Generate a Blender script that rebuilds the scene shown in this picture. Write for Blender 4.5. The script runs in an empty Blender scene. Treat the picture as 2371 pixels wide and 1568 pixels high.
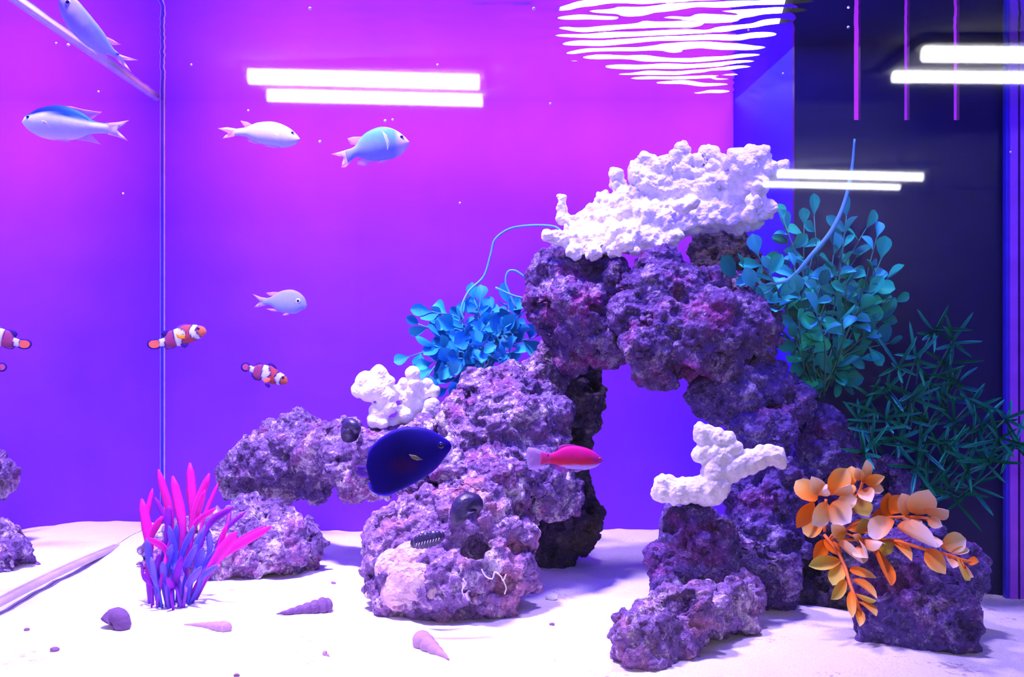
import bpy, bmesh, math, random
import numpy as np
from mathutils import Vector, Matrix

random.seed(7)
scn = bpy.context.scene
COL = scn.collection

# ------------------------------------------------------------------ camera
F, CX, CY, CZ = 2450.0, 1215.0, 820.0, 1.15      # focal length in pixels, principal point, camera height
cam_d = bpy.data.cameras.new('camera')
cam_d.sensor_width = 36.0
cam_d.lens = 36.0 * F / 2371.0
cam_d.shift_x = (1185.5 - CX) / 2371.0
cam_d.shift_y = (CY - 784.0) / 2371.0
cam_d.clip_start = 0.05
cam = bpy.data.objects.new('camera', cam_d)
cam.location = (0, 0, CZ)
cam.rotation_euler = (math.radians(90), 0, 0)
COL.objects.link(cam)
scn.camera = cam

# ------------------------------------------------------------------ world, lights, exposure
scn.view_settings.view_transform = 'Standard'
scn.view_settings.look = 'None'
scn.view_settings.gamma = 1.0
scn.view_settings.exposure = 0.0
scn.view_settings.use_curve_mapping = False
scn.cycles.max_bounces = 6; scn.cycles.diffuse_bounces = 3; scn.cycles.glossy_bounces = 4; scn.cycles.transparent_max_bounces = 8
w = bpy.data.worlds.new('world'); scn.world = w; w.use_nodes = True
w.node_tree.nodes['Background'].inputs[0].default_value = (0.03, 0.02, 0.06, 1)
w.node_tree.nodes['Background'].inputs[1].default_value = 0.3

D = 1.12            # distance of the back panel
YG = 0.58           # front glass
XL, XR = -0.3826, 0.4234
ZW = CZ + 0.2674    # water level
ZS = CZ - 0.1865    # sand level
YO = 0.918          # front of the overflow box
XO = 0.234

def area(name, loc, target, sx, sy, power, color, spread=180):
    l = bpy.data.lights.new(name, 'AREA')
    l.shape = 'RECTANGLE'; l.size = sx; l.size_y = sy
    l.energy = power; l.color = color; l.spread = math.radians(spread)
    o = bpy.data.objects.new(name, l); COL.objects.link(o)
    o.location = loc
    o.rotation_euler = (Vector(target) - Vector(loc)).to_track_quat('-Z', 'Y').to_euler()
    return o

LAV = (0.74, 0.55, 1.0)
area('led_lamp_front', (-0.24, 0.72, ZW + 0.38), (-0.16, 0.82, ZS), 0.12, 0.06, 3.5, LAV, 68)
area('led_lamp_right', (0.13, 0.78, ZW + 0.34), (0.15, 0.81, ZS), 0.10, 0.06, 0.75, LAV, 70)
area('added_pink_wash', (0.03, 0.95, ZW + 0.12), (0.03, 1.12, ZW - 0.07), 0.76, 0.03, 1.5, (1.0, 0.28, 0.5), 58)  # added pink wash on the back panel, imitating red fading with depth
area('added_blue_fill', (0.0, 0.66, ZW + 0.08), (0.0, 0.98, ZS), 0.70, 0.05, 2.8, (0.045, 0.015, 1.0))  # added blue fill, standing in for light scattered by the water

# ------------------------------------------------------------------ helpers
def P(px, py, d):
    return np.array([(px - CX) / F * d, d, CZ - (py - CY) / F * d])

def tag(o, label=None, cat=None, group=None, kind=None):
    if label: o['label'] = label
    if cat: o['category'] = cat
    if group: o['group'] = group
    if kind: o['kind'] = kind
    return o

def empty(name, loc):
    o = bpy.data.objects.new(name, None); COL.objects.link(o)
    o.empty_display_size = 0.02
    o.location = loc
    return o

def mesh_data(name, verts, faces, smooth=True, cols=None):
    me = bpy.data.meshes.new(name)
    me.from_pydata([tuple(map(float, v)) for v in verts], [], [tuple(map(int, f)) for f in faces])
    if smooth:
        me.polygons.foreach_set('use_smooth', [True] * len(me.polygons))
    if cols is not None:
        a = me.color_attributes.new('Col', 'FLOAT_COLOR', 'POINT')
        c = np.ones((len(verts), 4), dtype=np.float32); c[:, :3] = np.asarray(cols)[:, :3]
        a.data.foreach_set('color', c.ravel())
    me.update()
    return me

def link(name, me, m=None, parent=None, loc=None):
    o = bpy.data.objects.new(name, me); COL.objects.link(o)
    if m is not None and not me.materials: me.materials.append(m)
    if parent is not None: o.parent = parent
    if loc is not None: o.location = loc
    return o

def box_vf(x0, x1, y0, y1, z0, z1):
    v = [(x0, y0, z0), (x1, y0, z0), (x1, y1, z0), (x0, y1, z0), (x0, y0, z1), (x1, y0, z1), (x1, y1, z1), (x0, y1, z1)]
    f = [(0, 3, 2, 1), (4, 5, 6, 7), (0, 1, 5, 4), (1, 2, 6, 5), (2, 3, 7, 6), (3, 0, 4, 7)]
    return v, f

def box(name, x0, x1, y0, y1, z0, z1, m, parent=None):
    v, f = box_vf(x0, x1, y0, y1, z0, z1)
    off = np.array([0.0, 0, 0]) if parent is None else np.array(parent.location)
    c = np.array([(x0 + x1) / 2, (y0 + y1) / 2, z0])
    me = mesh_data(name, np.array(v) - c, f, smooth=False)
    return link(name, me, m, parent, c - off)

def smooth_path(pts, n=6):
    pts = np.asarray(pts, float)
    if len(pts) < 3: return np.array([pts[0] + (pts[-1] - pts[0]) * t for t in np.linspace(0, 1, n + 1)])
    q = np.vstack([2 * pts[0] - pts[1], pts, 2 * pts[-1] - pts[-2]])
    out = []
    for i in range(1, len(q) - 2):
        p0, p1, p2, p3 = q[i - 1], q[i], q[i + 1], q[i + 2]
        for t in np.arange(n) / n:
            out.append(0.5 * ((2 * p1) + (-p0 + p2) * t + (2 * p0 - 5 * p1 + 4 * p2 - p3) * t * t + (-p0 + 3 * p1 - 3 * p2 + p3) * t ** 3))
    out.append(q[-2])
    return np.array(out)

def tube_vf(path, rad, sides=6):
    path = np.asarray(path, float); n = len(path)
    rad = np.ones(n) * rad if np.isscalar(rad) else np.asarray(rad)
    V, Fc = [], []
    tan = np.gradient(path, axis=0); tan /= np.linalg.norm(tan, axis=1)[:, None] + 1e-12
    ref = np.array([0.3, 1.0, 0.2]); ref /= np.linalg.norm(ref)
    for i in range(n):
        u = np.cross(tan[i], ref); nu = np.linalg.norm(u)
        if nu < 1e-4: u = np.array([1.0, 0, 0])
        else: u /= nu
        vv = np.cross(tan[i], u)
        for k in range(sides):
            a = 2 * math.pi * k / sides
            V.append(path[i] + rad[i] * (math.cos(a) * u + math.sin(a) * vv))
    for i in range(n - 1):
        for k in range(sides):
            k2 = (k + 1) % sides
            Fc.append((i * sides + k, i * sides + k2, (i + 1) * sides + k2, (i + 1) * sides + k))
    Fc.append(tuple(range(sides))[::-1]); Fc.append(tuple((n - 1) * sides + k for k in range(sides)))
    return np.array(V), Fc

def tube(name, pts, rad, m, parent=None, sides=6, n=6):
    path = smooth_path(pts, n)
    if not np.isscalar(rad):
        rad = np.interp(np.linspace(0, 1, len(path)), np.linspace(0, 1, len(rad)), rad)
    v, f = tube_vf(path, rad, sides)
    off = np.array(parent.location) if parent is not None else path[0]
    me = mesh_data(name, v - off, f)
    return link(name, me, m, parent, None if parent is not None else path[0])

# ---- vector noise
def h3(ix, iy, iz, s):
    n = (ix * 374761393 + iy * 668265263 + iz * 2147483647 + s * 1274126177) & 0xFFFFFFFF
    n = ((n ^ (n >> 13)) * 1274126177) & 0xFFFFFFFF
    n = ((n ^ (n >> 16)) * 2246822519) & 0xFFFFFFFF
    n = n ^ (n >> 15)
    return (n & 0xFFFFFF) / float(0x1000000)

def vnoise(p, s=0):
    i = np.floor(p).astype(np.int64); f = p - i; f = f * f * (3 - 2 * f)
    r = 0
    for a in (0, 1):
        for b in (0, 1):
            for c in (0, 1):
                wgt = (f[:, 0] if a else 1 - f[:, 0]) * (f[:, 1] if b else 1 - f[:, 1]) * (f[:, 2] if c else 1 - f[:, 2])
                r = r + wgt * h3(i[:, 0] + a, i[:, 1] + b, i[:, 2] + c, s)
    return r * 2 - 1

def fbm(p, s=0, o=4):
    r, a = 0, 0.5
    for k in range(o):
        r = r + a * vnoise(p * 2 ** k, s + k * 17); a *= 0.5
    return r

def worley(p, s=0):
    i = np.floor(p).astype(np.int64)
    best = np.full(len(p), 9.0); cid = np.zeros(len(p))
    for a in (-1, 0, 1):
        for b in (-1, 0, 1):
            for c in (-1, 0, 1):
                ix, iy, iz = i[:, 0] + a, i[:, 1] + b, i[:, 2] + c
                q = np.stack([ix + h3(ix, iy, iz, s), iy + h3(ix, iy, iz, s + 1), iz + h3(ix, iy, iz, s + 2)], 1)
                d = np.linalg.norm(q - p, axis=1)
                m = d < best
                best[m] = d[m]; cid[m] = h3(ix, iy, iz, s + 3)[m]
    return best, cid

_bm = bmesh.new(); bmesh.ops.create_icosphere(_bm, subdivisions=3, radius=1.0)
ICO_V = np.array([v.co[:] for v in _bm.verts]); ICO_F = [tuple(v.index for v in f.verts) for f in _bm.faces]
_bm.free()

def sphere_vf(c, r, sc=(1, 1, 1)):
    return ICO_V * (np.array(sc) * r) + np.array(c), ICO_F

def blob_lump(blobs, voxel, infl=1.12):
    """union of spheres given as (px, py, distance, radius in pixels[, squash xyz]) -> remeshed vertices and quads"""
    V, Fc, o = [], [], 0
    for b in blobs:
        px, py, d, r = b[:4]; r = r * infl + 2; sc = b[4] if len(b) > 4 else (1, 1, 1)
        v, f = sphere_vf(P(px, py, d), r / F * d, sc)
        V.append(v); Fc += [tuple(i + o for i in q) for q in f]; o += len(v)
    V = np.vstack(V)
    me = mesh_data('lump', V, Fc, False)
    ob = bpy.data.objects.new('lump', me); COL.objects.link(ob)
    md = ob.modifiers.new('r', 'REMESH'); md.mode = 'VOXEL'; md.voxel_size = voxel
    sm = ob.modifiers.new('s', 'SMOOTH'); sm.factor = 0.5; sm.iterations = 4
    dg = bpy.context.evaluated_depsgraph_get(); dg.update()
    ev = bpy.data.meshes.new_from_object(ob.evaluated_get(dg))
    bpy.data.objects.remove(ob); bpy.data.meshes.remove(me)
    ev.name = 'lump'
    return ev

def get_co(me):
    a = np.empty(len(me.vertices) * 3, np.float32); me.vertices.foreach_get('co', a); return a.reshape(-1, 3).astype(float)

def get_no(me):
    a = np.empty(len(me.vertices) * 3, np.float32); me.vertex_normals.foreach_get('vector', a); return a.reshape(-1, 3).astype(float)

def set_co(me, v):
    me.vertices.foreach_set('co', v.astype(np.float32).ravel()); me.update()

SEED = [100]
def rock(label, blobs, m, voxel=0.0014, big=0.010, knob=0.0085, pit=0.015, fine=0.0052, infl=1.12, dents=(), name='live_rock', cat='rock', group=None, kscale=62.0):
    SEED[0] += 31; s = SEED[0]
    me = blob_lump(blobs, voxel, infl)
    v = get_co(me); n = get_no(me)
    for (px, py, d, r) in dents:                      # hollows: push the skin inwards to the far side of a ball
        c = P(px, py, d); R = r / F * d
        for it in range(2):
            q = v - c; dist = np.linalg.norm(q, axis=1); ins = dist < R
            if ins.any():
                dirn = np.array([0.12, 1.0, 0.25]); dirn /= np.linalg.norm(dirn)
                b = q[ins] @ dirn; cc = dist[ins] ** 2 - R * R
                t = -b + np.sqrt(np.maximum(b * b - cc, 0))
                v[ins] += dirn * t[:, None] * 0.97
    set_co(me, v); n = get_no(me)
    v = v + n * (big * 2.0 * fbm(v * 26, s, 3))[:, None]
    set_co(me, v); n = get_no(me)
    f1, ci = worley(v * kscale + 0.35 * np.stack([vnoise(v * 90, s + 5), vnoise(v * 90, s + 6), vnoise(v * 90, s + 7)], 1), s + 11)
    dk = knob * (0.55 - f1) * (0.3 + 1.0 * ci)
    f2, c2 = worley(v * 38, s + 23)
    dp = -pit * np.clip(1 - f2 / 0.42, 0, 1) ** 0.7 * (c2 < 0.42)
    v = v + n * (dk + dp)[:, None]
    set_co(me, v); n = get_no(me)
    f4, c4_ = worley(v * 115, s + 61)
    v = v + n * (fine * 0.9 * (0.5 - f4) * (0.4 + c4_))[:, None]
    set_co(me, v); n = get_no(me)
    f3, c3 = worley(v * 190, s + 41)
    v = v + n * (fine * (0.6 * fbm(v * 160, s + 3, 3) + 0.55 * (0.5 - f3) * (c3 > 0.35) - 0.8 * np.clip(1 - f3 / 0.35, 0, 1) * (c3 < 0.2)))[:, None]
    base = np.array([v[:, 0].mean(), v[:, 1].mean(), v[:, 2].min()])
    set_co(me, v - base)
    me.polygons.foreach_set('use_smooth', [True] * len(me.polygons)); me.update()
    me.name = name
    o = link(name, me, m, None, base)
    tag(o, label, cat, group)
    return o

# ------------------------------------------------------------------ materials
def new_mat(name):
    m = bpy.data.materials.new(name); m.use_nodes = True
    nt = m.node_tree; nt.nodes.clear()
    out = nt.nodes.new('ShaderNodeOutputMaterial')
    return m, nt, out

def nd(nt, t, ins=None, **kw):
    n = nt.nodes.new(t)
    for k, v in kw.items(): setattr(n, k, v)
    for k, v in (ins or {}).items():
        if hasattr(v, 'is_output'): nt.links.new(v, n.inputs[k])
        else: n.inputs[k].default_value = v
    return n

def c4(c): return (c[0], c[1], c[2], 1.0)

def ramp(nt, fac, stops, interp='LINEAR'):
    r = nt.nodes.new('ShaderNodeValToRGB'); cr = r.color_ramp; cr.interpolation = interp
    while len(cr.elements) < len(stops): cr.elements.new(0.5)
    for e, (p, c) in zip(cr.elements, stops): e.position = p; e.color = c4(c)
    nt.links.new(fac, r.inputs['Fac'])
    return r.outputs['Color']

def mixc(nt, fac, a, b):
    n = nt.nodes.new('ShaderNodeMix'); n.data_type = 'RGBA'
    for sock, v in ((n.inputs[0], fac), (n.inputs[6], a), (n.inputs[7], b)):
        if hasattr(v, 'is_output'): nt.links.new(v, sock)
        else: sock.default_value = v if not isinstance(v, tuple) else c4(v)
    return n.outputs[2]

def plain(name, col, rough=0.6, spec=0.3, emit=None, bump=None, attr=False, sss=None, alpha=None, metallic=0.0):
    m, nt, out = new_mat(name)
    b = nd(nt, 'ShaderNodeBsdfPrincipled', {'Roughness': rough, 'Specular IOR Level': spec, 'Metallic': metallic})
    tc = nd(nt, 'ShaderNodeTexCoord')
    if attr:
        a = nd(nt, 'ShaderNodeAttribute', attribute_name='Col'); nz = nd(nt, 'ShaderNodeTexNoise', {'Vector': tc.outputs['Object'], 'Scale': 300.0, 'Detail': 3.0})
        cc = nd(nt, 'ShaderNodeHueSaturation', {'Color': a.outputs['Color'], 'Value': 1.0}).outputs[0]
        v = nd(nt, 'ShaderNodeMapRange', {'Value': nz.outputs['Fac'], 'To Min': 0.85, 'To Max': 1.12})
        hs = nd(nt, 'ShaderNodeHueSaturation', {'Color': a.outputs['Color'], 'Value': v.outputs[0]})
        nt.links.new(hs.outputs[0], b.inputs['Base Color'])
    else:
        nz = nd(nt, 'ShaderNodeTexNoise', {'Vector': tc.outputs['Object'], 'Scale': 60.0, 'Detail': 4.0})
        c = ramp(nt, nz.outputs['Fac'], [(0.3, tuple(x * 0.86 for x in col)), (0.7, tuple(min(1, x * 1.1) for x in col))])
        nt.links.new(c, b.inputs['Base Color'])
    if emit:
        b.inputs['Emission Color'].default_value = c4(emit[0]); b.inputs['Emission Strength'].default_value = emit[1]
    if sss:
        b.inputs['Subsurface Weight'].default_value = sss; b.inputs['Subsurface Radius'].default_value = (0.01, 0.008, 0.012); b.inputs['Subsurface Scale'].default_value = 0.5
    if bump:
        nz2 = nd(nt, 'ShaderNodeTexNoise', {'Vector': tc.outputs['Object'], 'Scale': bump[0], 'Detail': 5.0})
        bp = nd(nt, 'ShaderNodeBump', {'Height': nz2.outputs['Fac'], 'Strength': bump[1], 'Distance': 0.002})
        nt.links.new(bp.outputs[0], b.inputs['Normal'])
    if alpha is not None:
        tr = nd(nt, 'ShaderNodeBsdfTransparent'); mx = nd(nt, 'ShaderNodeMixShader', {0: alpha})
        nt.links.new(tr.outputs[0], mx.inputs[1]); nt.links.new(b.outputs[0], mx.inputs[2])
        nt.links.new(mx.outputs[0], out.inputs[0])
    else:
        nt.links.new(b.outputs[0], out.inputs[0])
    return m

def rock_mat(name, dark, mid, light, accent, accent_amt=0.5, seed=0.0, pale=0.5, gain=1.0):  # random mottling; crevice shade and lit ledges also put into its contrast
    m, nt, out = new_mat(name)
    tc = nd(nt, 'ShaderNodeTexCoord')
    mp = nd(nt, 'ShaderNodeMapping', {'Vector': tc.outputs['Object'], 'Location': (seed, seed * 0.7, seed * 1.3)})
    V = mp.outputs[0]
    n1 = nd(nt, 'ShaderNodeTexNoise', {'Vector': V, 'Scale': 60.0, 'Detail': 9.0, 'Roughness': 0.82})
    base = ramp(nt, n1.outputs['Fac'], [(0.36, dark), (0.47, mid), (0.56, mid), (0.66, light)])
    n2 = nd(nt, 'ShaderNodeTexNoise', {'Vector': V, 'Scale': 28.0, 'Detail': 4.0, 'Roughness': 0.6})
    k2 = ramp(nt, n2.outputs['Fac'], [(0.52, (0, 0, 0)), (0.64, (accent_amt,) * 3)])
    base = mixc(nt, k2, base, accent)
    n3 = nd(nt, 'ShaderNodeTexNoise', {'Vector': mp.outputs[0], 'Scale': 34.0, 'Detail': 10.0, 'Roughness': 0.85, 'Distortion': 0.5})
    k3 = ramp(nt, n3.outputs['Fac'], [(0.53, (0, 0, 0)), (0.60, (pale,) * 3)])
    base = mixc(nt, k3, base, light)
    k6 = ramp(nt, n3.outputs['Fac'], [(0.37, (0.9,) * 3), (0.45, (0, 0, 0))])
    base = mixc(nt, k6, base, dark)
    vo = nd(nt, 'ShaderNodeTexVoronoi', {'Vector': V, 'Scale': 230.0})
    n4 = nd(nt, 'ShaderNodeTexNoise', {'Vector': V, 'Scale': 330.0, 'Detail': 4.0, 'Roughness': 0.7})
    k4 = ramp(nt, n4.outputs['Fac'], [(0.60, (0, 0, 0)), (0.70, (0.55,) * 3)])
    base = mixc(nt, k4, base, light)
    k5 = ramp(nt, n4.outputs['Fac'], [(0.30, (0.6,) * 3), (0.40, (0, 0, 0))])
    base = mixc(nt, k5, base, dark)
    b = nd(nt, 'ShaderNodeBsdfPrincipled', {'Roughness': 0.75, 'Specular IOR Level': 0.25})
    nt.links.new(base, b.inputs['Base Color'])
    ad = nd(nt, 'ShaderNodeMath', {0: n4.outputs['Fac'], 1: vo.outputs['Distance']}, operation='ADD')
    bp = nd(nt, 'ShaderNodeBump', {'Height': ad.outputs[0], 'Strength': 1.0, 'Distance': 0.003})
    nt.links.new(bp.outputs[0], b.inputs['Normal'])
    nt.links.new(b.outputs[0], out.inputs[0])
    return m

M = {}
M['rock_a'] = rock_mat('live_rock_mauve', (0.025, 0.008, 0.09), (0.20, 0.11, 0.36), (0.88, 0.78, 0.90), (0.36, 0.06, 0.30), 0.5, 0.0, 0.85)
M['rock_b'] = rock_mat('live_rock_purple', (0.02, 0.006, 0.07), (0.13, 0.06, 0.27), (0.62, 0.50, 0.74), (0.30, 0.03, 0.22), 0.7, 3.1, 0.6)
M['rock_c'] = rock_mat('live_rock_violet', (0.018, 0.006, 0.08), (0.12, 0.065, 0.34), (0.62, 0.52, 0.82), (0.24, 0.03, 0.24), 0.5, 6.7, 0.6)
M['rock_d'] = rock_mat('live_rock_shaded', (0.012, 0.007, 0.03), (0.06, 0.04, 0.10), (0.26, 0.20, 0.28), (0.10, 0.07, 0.03), 0.7, 9.4, 0.3)  # darker rock, with the column's shade put into the colour
M['rock_p'] = rock_mat('live_rock_pink', (0.04, 0.012, 0.13), (0.26, 0.14, 0.42), (0.92, 0.78, 0.86), (0.55, 0.22, 0.38), 0.7, 12.4, 0.85)

def coral_mat():
    m, nt, out = new_mat('coral_white')
    tc = nd(nt, 'ShaderNodeTexCoord')
    vo = nd(nt, 'ShaderNodeTexVoronoi', {'Vector': tc.outputs['Object'], 'Scale': 420.0})
    nz = nd(nt, 'ShaderNodeTexNoise', {'Vector': tc.outputs['Object'], 'Scale': 45.0, 'Detail': 6.0, 'Roughness': 0.7})
    c = ramp(nt, nz.outputs['Fac'], [(0.30, (0.72, 0.66, 0.74)), (0.55, (0.94, 0.92, 0.94)), (0.8, (0.97, 0.96, 0.97))])
    b = nd(nt, 'ShaderNodeBsdfPrincipled', {'Roughness': 0.85, 'Specular IOR Level': 0.15, 'Base Color': c})
    bp = nd(nt, 'ShaderNodeBump', {'Height': vo.outputs['Distance'], 'Strength': 0.5, 'Distance': 0.0012})
    nt.links.new(bp.outputs[0], b.inputs['Normal']); nt.links.new(b.outputs[0], out.inputs[0])
    return m
M['coral'] = coral_mat()

def sand_mat():
    m, nt, out = new_mat('sand_white')
    tc = nd(nt, 'ShaderNodeTexCoord')
    O = tc.outputs['Object']
    n1 = nd(nt, 'ShaderNodeTexNoise', {'Vector': O, 'Scale': 900.0, 'Detail': 3.0, 'Roughness': 0.7})
    base = ramp(nt, n1.outputs['Fac'], [(0.30, (0.74, 0.68, 0.70)), (0.5, (0.90, 0.86, 0.86)), (0.7, (0.97, 0.95, 0.95))])
    n2 = nd(nt, 'ShaderNodeTexNoise', {'Vector': O, 'Scale': 190.0, 'Detail': 5.0, 'Roughness': 0.75})
    n3 = nd(nt, 'ShaderNodeTexNoise', {'Vector': O, 'Scale': 16.0, 'Detail': 2.0})
    mu = nd(nt, 'ShaderNodeMath', {0: n2.outputs['Fac'], 1: n3.outputs['Fac']}, operation='ADD')
    k = ramp(nt, mu.outputs[0], [(0.60, (0, 0, 0)), (0.66, (0.0,) * 3)])
    mr = nd(nt, 'ShaderNodeMapRange', {'Value': mu.outputs[0], 'From Min': 1.20, 'From Max': 1.30, 'To Min': 0.0, 'To Max': 0.6})
    base = mixc(nt, mr.outputs[0], base, (0.22, 0.15, 0.22))
    b = nd(nt, 'ShaderNodeBsdfPrincipled', {'Roughness': 0.9, 'Specular IOR Level': 0.1, 'Base Color': base})
    bp = nd(nt, 'ShaderNodeBump', {'Height': n1.outputs['Fac'], 'Strength': 0.5, 'Distance': 0.001})
    nt.links.new(bp.outputs[0], b.inputs['Normal']); nt.links.new(b.outputs[0], out.inputs[0])
    return m
M['sand'] = sand_mat()

def panel_mat():
    m, nt, out = new_mat('back_panel_magenta')
    tc = nd(nt, 'ShaderNodeTexCoord')
    n1 = nd(nt, 'ShaderNodeTexNoise', {'Vector': tc.outputs['Object'], 'Scale': 7.0, 'Detail': 4.0, 'Roughness': 0.55})
    c = ramp(nt, n1.outputs['Fac'], [(0.30, (0.17, 0.036, 0.98)), (0.7, (0.22, 0.044, 0.98))])
    b = nd(nt, 'ShaderNodeBsdfPrincipled', {'Roughness': 0.8, 'Specular IOR Level': 0.05, 'Base Color': c})
    nt.links.new(b.outputs[0], out.inputs[0])
    return m
M['panel'] = panel_mat()

def mirror_mat():        # side glass met from inside the water at a flat angle: total internal reflection
    m, nt, out = new_mat('side_glass')
    tc = nd(nt, 'ShaderNodeTexCoord')
    nz = nd(nt, 'ShaderNodeTexNoise', {'Vector': tc.outputs['Object'], 'Scale': 9.0, 'Detail': 2.0})
    c = ramp(nt, nz.outputs['Fac'], [(0.3, (0.90, 0.88, 0.96)), (0.7, (0.95, 0.93, 0.99))])
    g = nd(nt, 'ShaderNodeBsdfGlossy', {'Color': c, 'Roughness': 0.012})
    nt.links.new(g.outputs[0], out.inputs[0])
    return m
M['side_glass'] = mirror_mat()

def front_glass_mat():
    m, nt, out = new_mat('front_glass')
    fr = nd(nt, 'ShaderNodeFresnel', {'IOR': 1.5})
    ge = nd(nt, 'ShaderNodeNewGeometry')
    inv = nd(nt, 'ShaderNodeMath', {0: 1.0, 1: ge.outputs['Backfacing']}, operation='SUBTRACT')
    mu = nd(nt, 'ShaderNodeMath', {0: fr.outputs[0], 1: inv.outputs[0]}, operation='MULTIPLY')
    tr = nd(nt, 'ShaderNodeBsdfTransparent'); g = nd(nt, 'ShaderNodeBsdfGlossy', {'Roughness': 0.02, 'Color': (1, 1, 1, 1)})
    mx = nd(nt, 'ShaderNodeMixShader', {0: mu.outputs[0]})
    nt.links.new(tr.outputs[0], mx.inputs[1]); nt.links.new(g.outputs[0], mx.inputs[2]); nt.links.new(mx.outputs[0], out.inputs[0])
    return m
M['front_glass'] = front_glass_mat()

def water_mat():         # seen from below: flat angles reflect totally, steep facets let you look out
    m, nt, out = new_mat('water_surface')
    ge = nd(nt, 'ShaderNodeNewGeometry')
    dt = nd(nt, 'ShaderNodeVectorMath', {0: ge.outputs['Normal'], 1: ge.outputs['Incoming']}, operation='DOT_PRODUCT')
    ab = nd(nt, 'ShaderNodeMath', {0: dt.outputs['Value']}, operation='ABSOLUTE')
    mr = nd(nt, 'ShaderNodeMapRange', {'Value': ab.outputs[0], 'From Min': 0.322, 'From Max': 0.345, 'To Min': 0.0, 'To Max': 1.0})
    tr = nd(nt, 'ShaderNodeBsdfTransparent'); g = nd(nt, 'ShaderNodeBsdfGlossy', {'Roughness': 0.01, 'Color': (0.96, 0.93, 1.0, 1)})
    mx = nd(nt, 'ShaderNodeMixShader', {0: mr.outputs[0]})
    nt.links.new(g.outputs[0], mx.inputs[1]); nt.links.new(tr.outputs[0], mx.inputs[2]); nt.links.new(mx.outputs[0], out.inputs[0])
    return m
M['water'] = water_mat()
M['black'] = plain('black_acrylic', (0.012, 0.008, 0.085), 0.35, 0.3)
M['acrylic_blue_reflection'] = plain('acrylic_blue_reflection', (0.05, 0.012, 0.95), 0.5, 0.2)  # dark acrylic with the reflected blue light put into its colour
M['silicone'] = plain('silicone_blue', (0.05, 0.03, 0.75), 0.4, 0.4)
M['silicone_half_shade'] = plain('silicone_half_shade', (0.50, 0.42, 0.75), 0.5, 0.4)
M['glass_edge'] = plain('glass_edge', (0.72, 0.6, 0.95), 0.3, 0.5)
M['edge_pink'] = plain('edge_violet', (0.45, 0.08, 0.95), 0.3, 0.5)
M['tube_lit'] = plain('fluorescent_tube', (1, 1, 1), 0.5, 0.2, emit=((1.0, 0.98, 1.0), 42.0))
M['lamp_lit'] = plain('led_lens', (1, 1, 1), 0.5, 0.2, emit=((0.95, 0.95, 1.0), 4.0))
M['white_paint'] = plain('white_enamel', (0.75, 0.75, 0.75), 0.5, 0.3)
M['lamp_body'] = plain('lamp_housing', (0.06, 0.06, 0.07), 0.4, 0.4)
M['wall'] = plain('room_wall', (0.22, 0.21, 0.23), 0.9, 0.1)
M['ceiling'] = plain('room_ceiling', (0.42, 0.41, 0.44), 0.9, 0.1)
M['floor'] = plain('room_floor', (0.10, 0.09, 0.10), 0.6, 0.3)
M['door'] = plain('room_door', (0.15, 0.12, 0.12), 0.6, 0.3)
M['blade'] = plain('plastic_blade', (1, 1, 1), 0.5, 0.12, attr=True)
M['leaf_attr'] = plain('plastic_leaf', (1, 1, 1), 0.5, 0.12, attr=True)
M['fish_skin'] = plain('fish_skin', (1, 1, 1), 0.5, 0.06, attr=True)
M['fin'] = plain('fin_membrane', (1, 1, 1), 0.6, 0.06, attr=True, alpha=0.55)
M['fin_solid'] = plain('fin_skin', (1, 1, 1), 0.6, 0.06, attr=True)
M['eye_white'] = plain('fish_eye', (0.6, 0.6, 0.75), 0.2, 0.5)
M['pupil'] = plain('fish_pupil', (0.01, 0.005, 0.08), 0.15, 0.6)
M['pupil_red'] = plain('fish_eye_dark', (0.10, 0.01, 0.02), 0.2, 0.5)
M['wire'] = plain('plant_stem_blue', (0.10, 0.42, 0.66), 0.5, 0.3)
M['stem_teal'] = plain('plant_stem_teal', (0.06, 0.36, 0.45), 0.5, 0.3)
M['stem_green'] = plain('plant_stem_green', (0.05, 0.28, 0.22), 0.5, 0.3)
M['stem_orange'] = plain('plant_stem_orange', (0.90, 0.22, 0.04), 0.5, 0.3)
M['snail'] = plain('snail_shell_black', (0.03, 0.018, 0.09), 0.35, 0.5, bump=(240.0, 0.5))
M['shell_a'] = plain('shell_mauve', (0.16, 0.08, 0.24), 0.7, 0.2, bump=(300.0, 0.7))
M['shell_b'] = plain('shell_pink', (0.42, 0.26, 0.40), 0.7, 0.2, bump=(300.0, 0.5))
M['tick'] = plain('shell_fringe', (0.6, 0.5, 0.8), 0.6, 0.2)
M['worm'] = plain('worm_tube', (0.85, 0.75, 0.85), 0.7, 0.2)
M['pebble'] = plain('pebble_purple', (0.24, 0.12, 0.26), 0.8, 0.2)

# ------------------------------------------------------------------ the room (seen as reflections in the front glass)
def struct(o): o['kind'] = 'structure'; return o
RX0, RX1, RY0, RY1, RH = -3.2, 5.2, -9.4, 1.75, 2.78
struct(box('floor', RX0, RX1, RY0, RY1, -0.06, 0.0, M['floor']))
struct(box('ceiling', RX0, RX1, RY0, RY1, RH, RH + 0.06, M['ceiling']))
struct(box('wall_left', RX0 - 0.1, RX0, RY0, RY1, 0, RH, M['wall']))
struct(box('wall_right', RX1, RX1 + 0.1, RY0, RY1, 0, RH, M['wall']))
struct(box('wall_back', RX0, RX1, RY1, RY1 + 0.1, 0, RH, M['wall']))
struct(box('wall_front', RX0, RX1, RY0 - 0.1, RY0, 0, RH, M['wall']))

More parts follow.
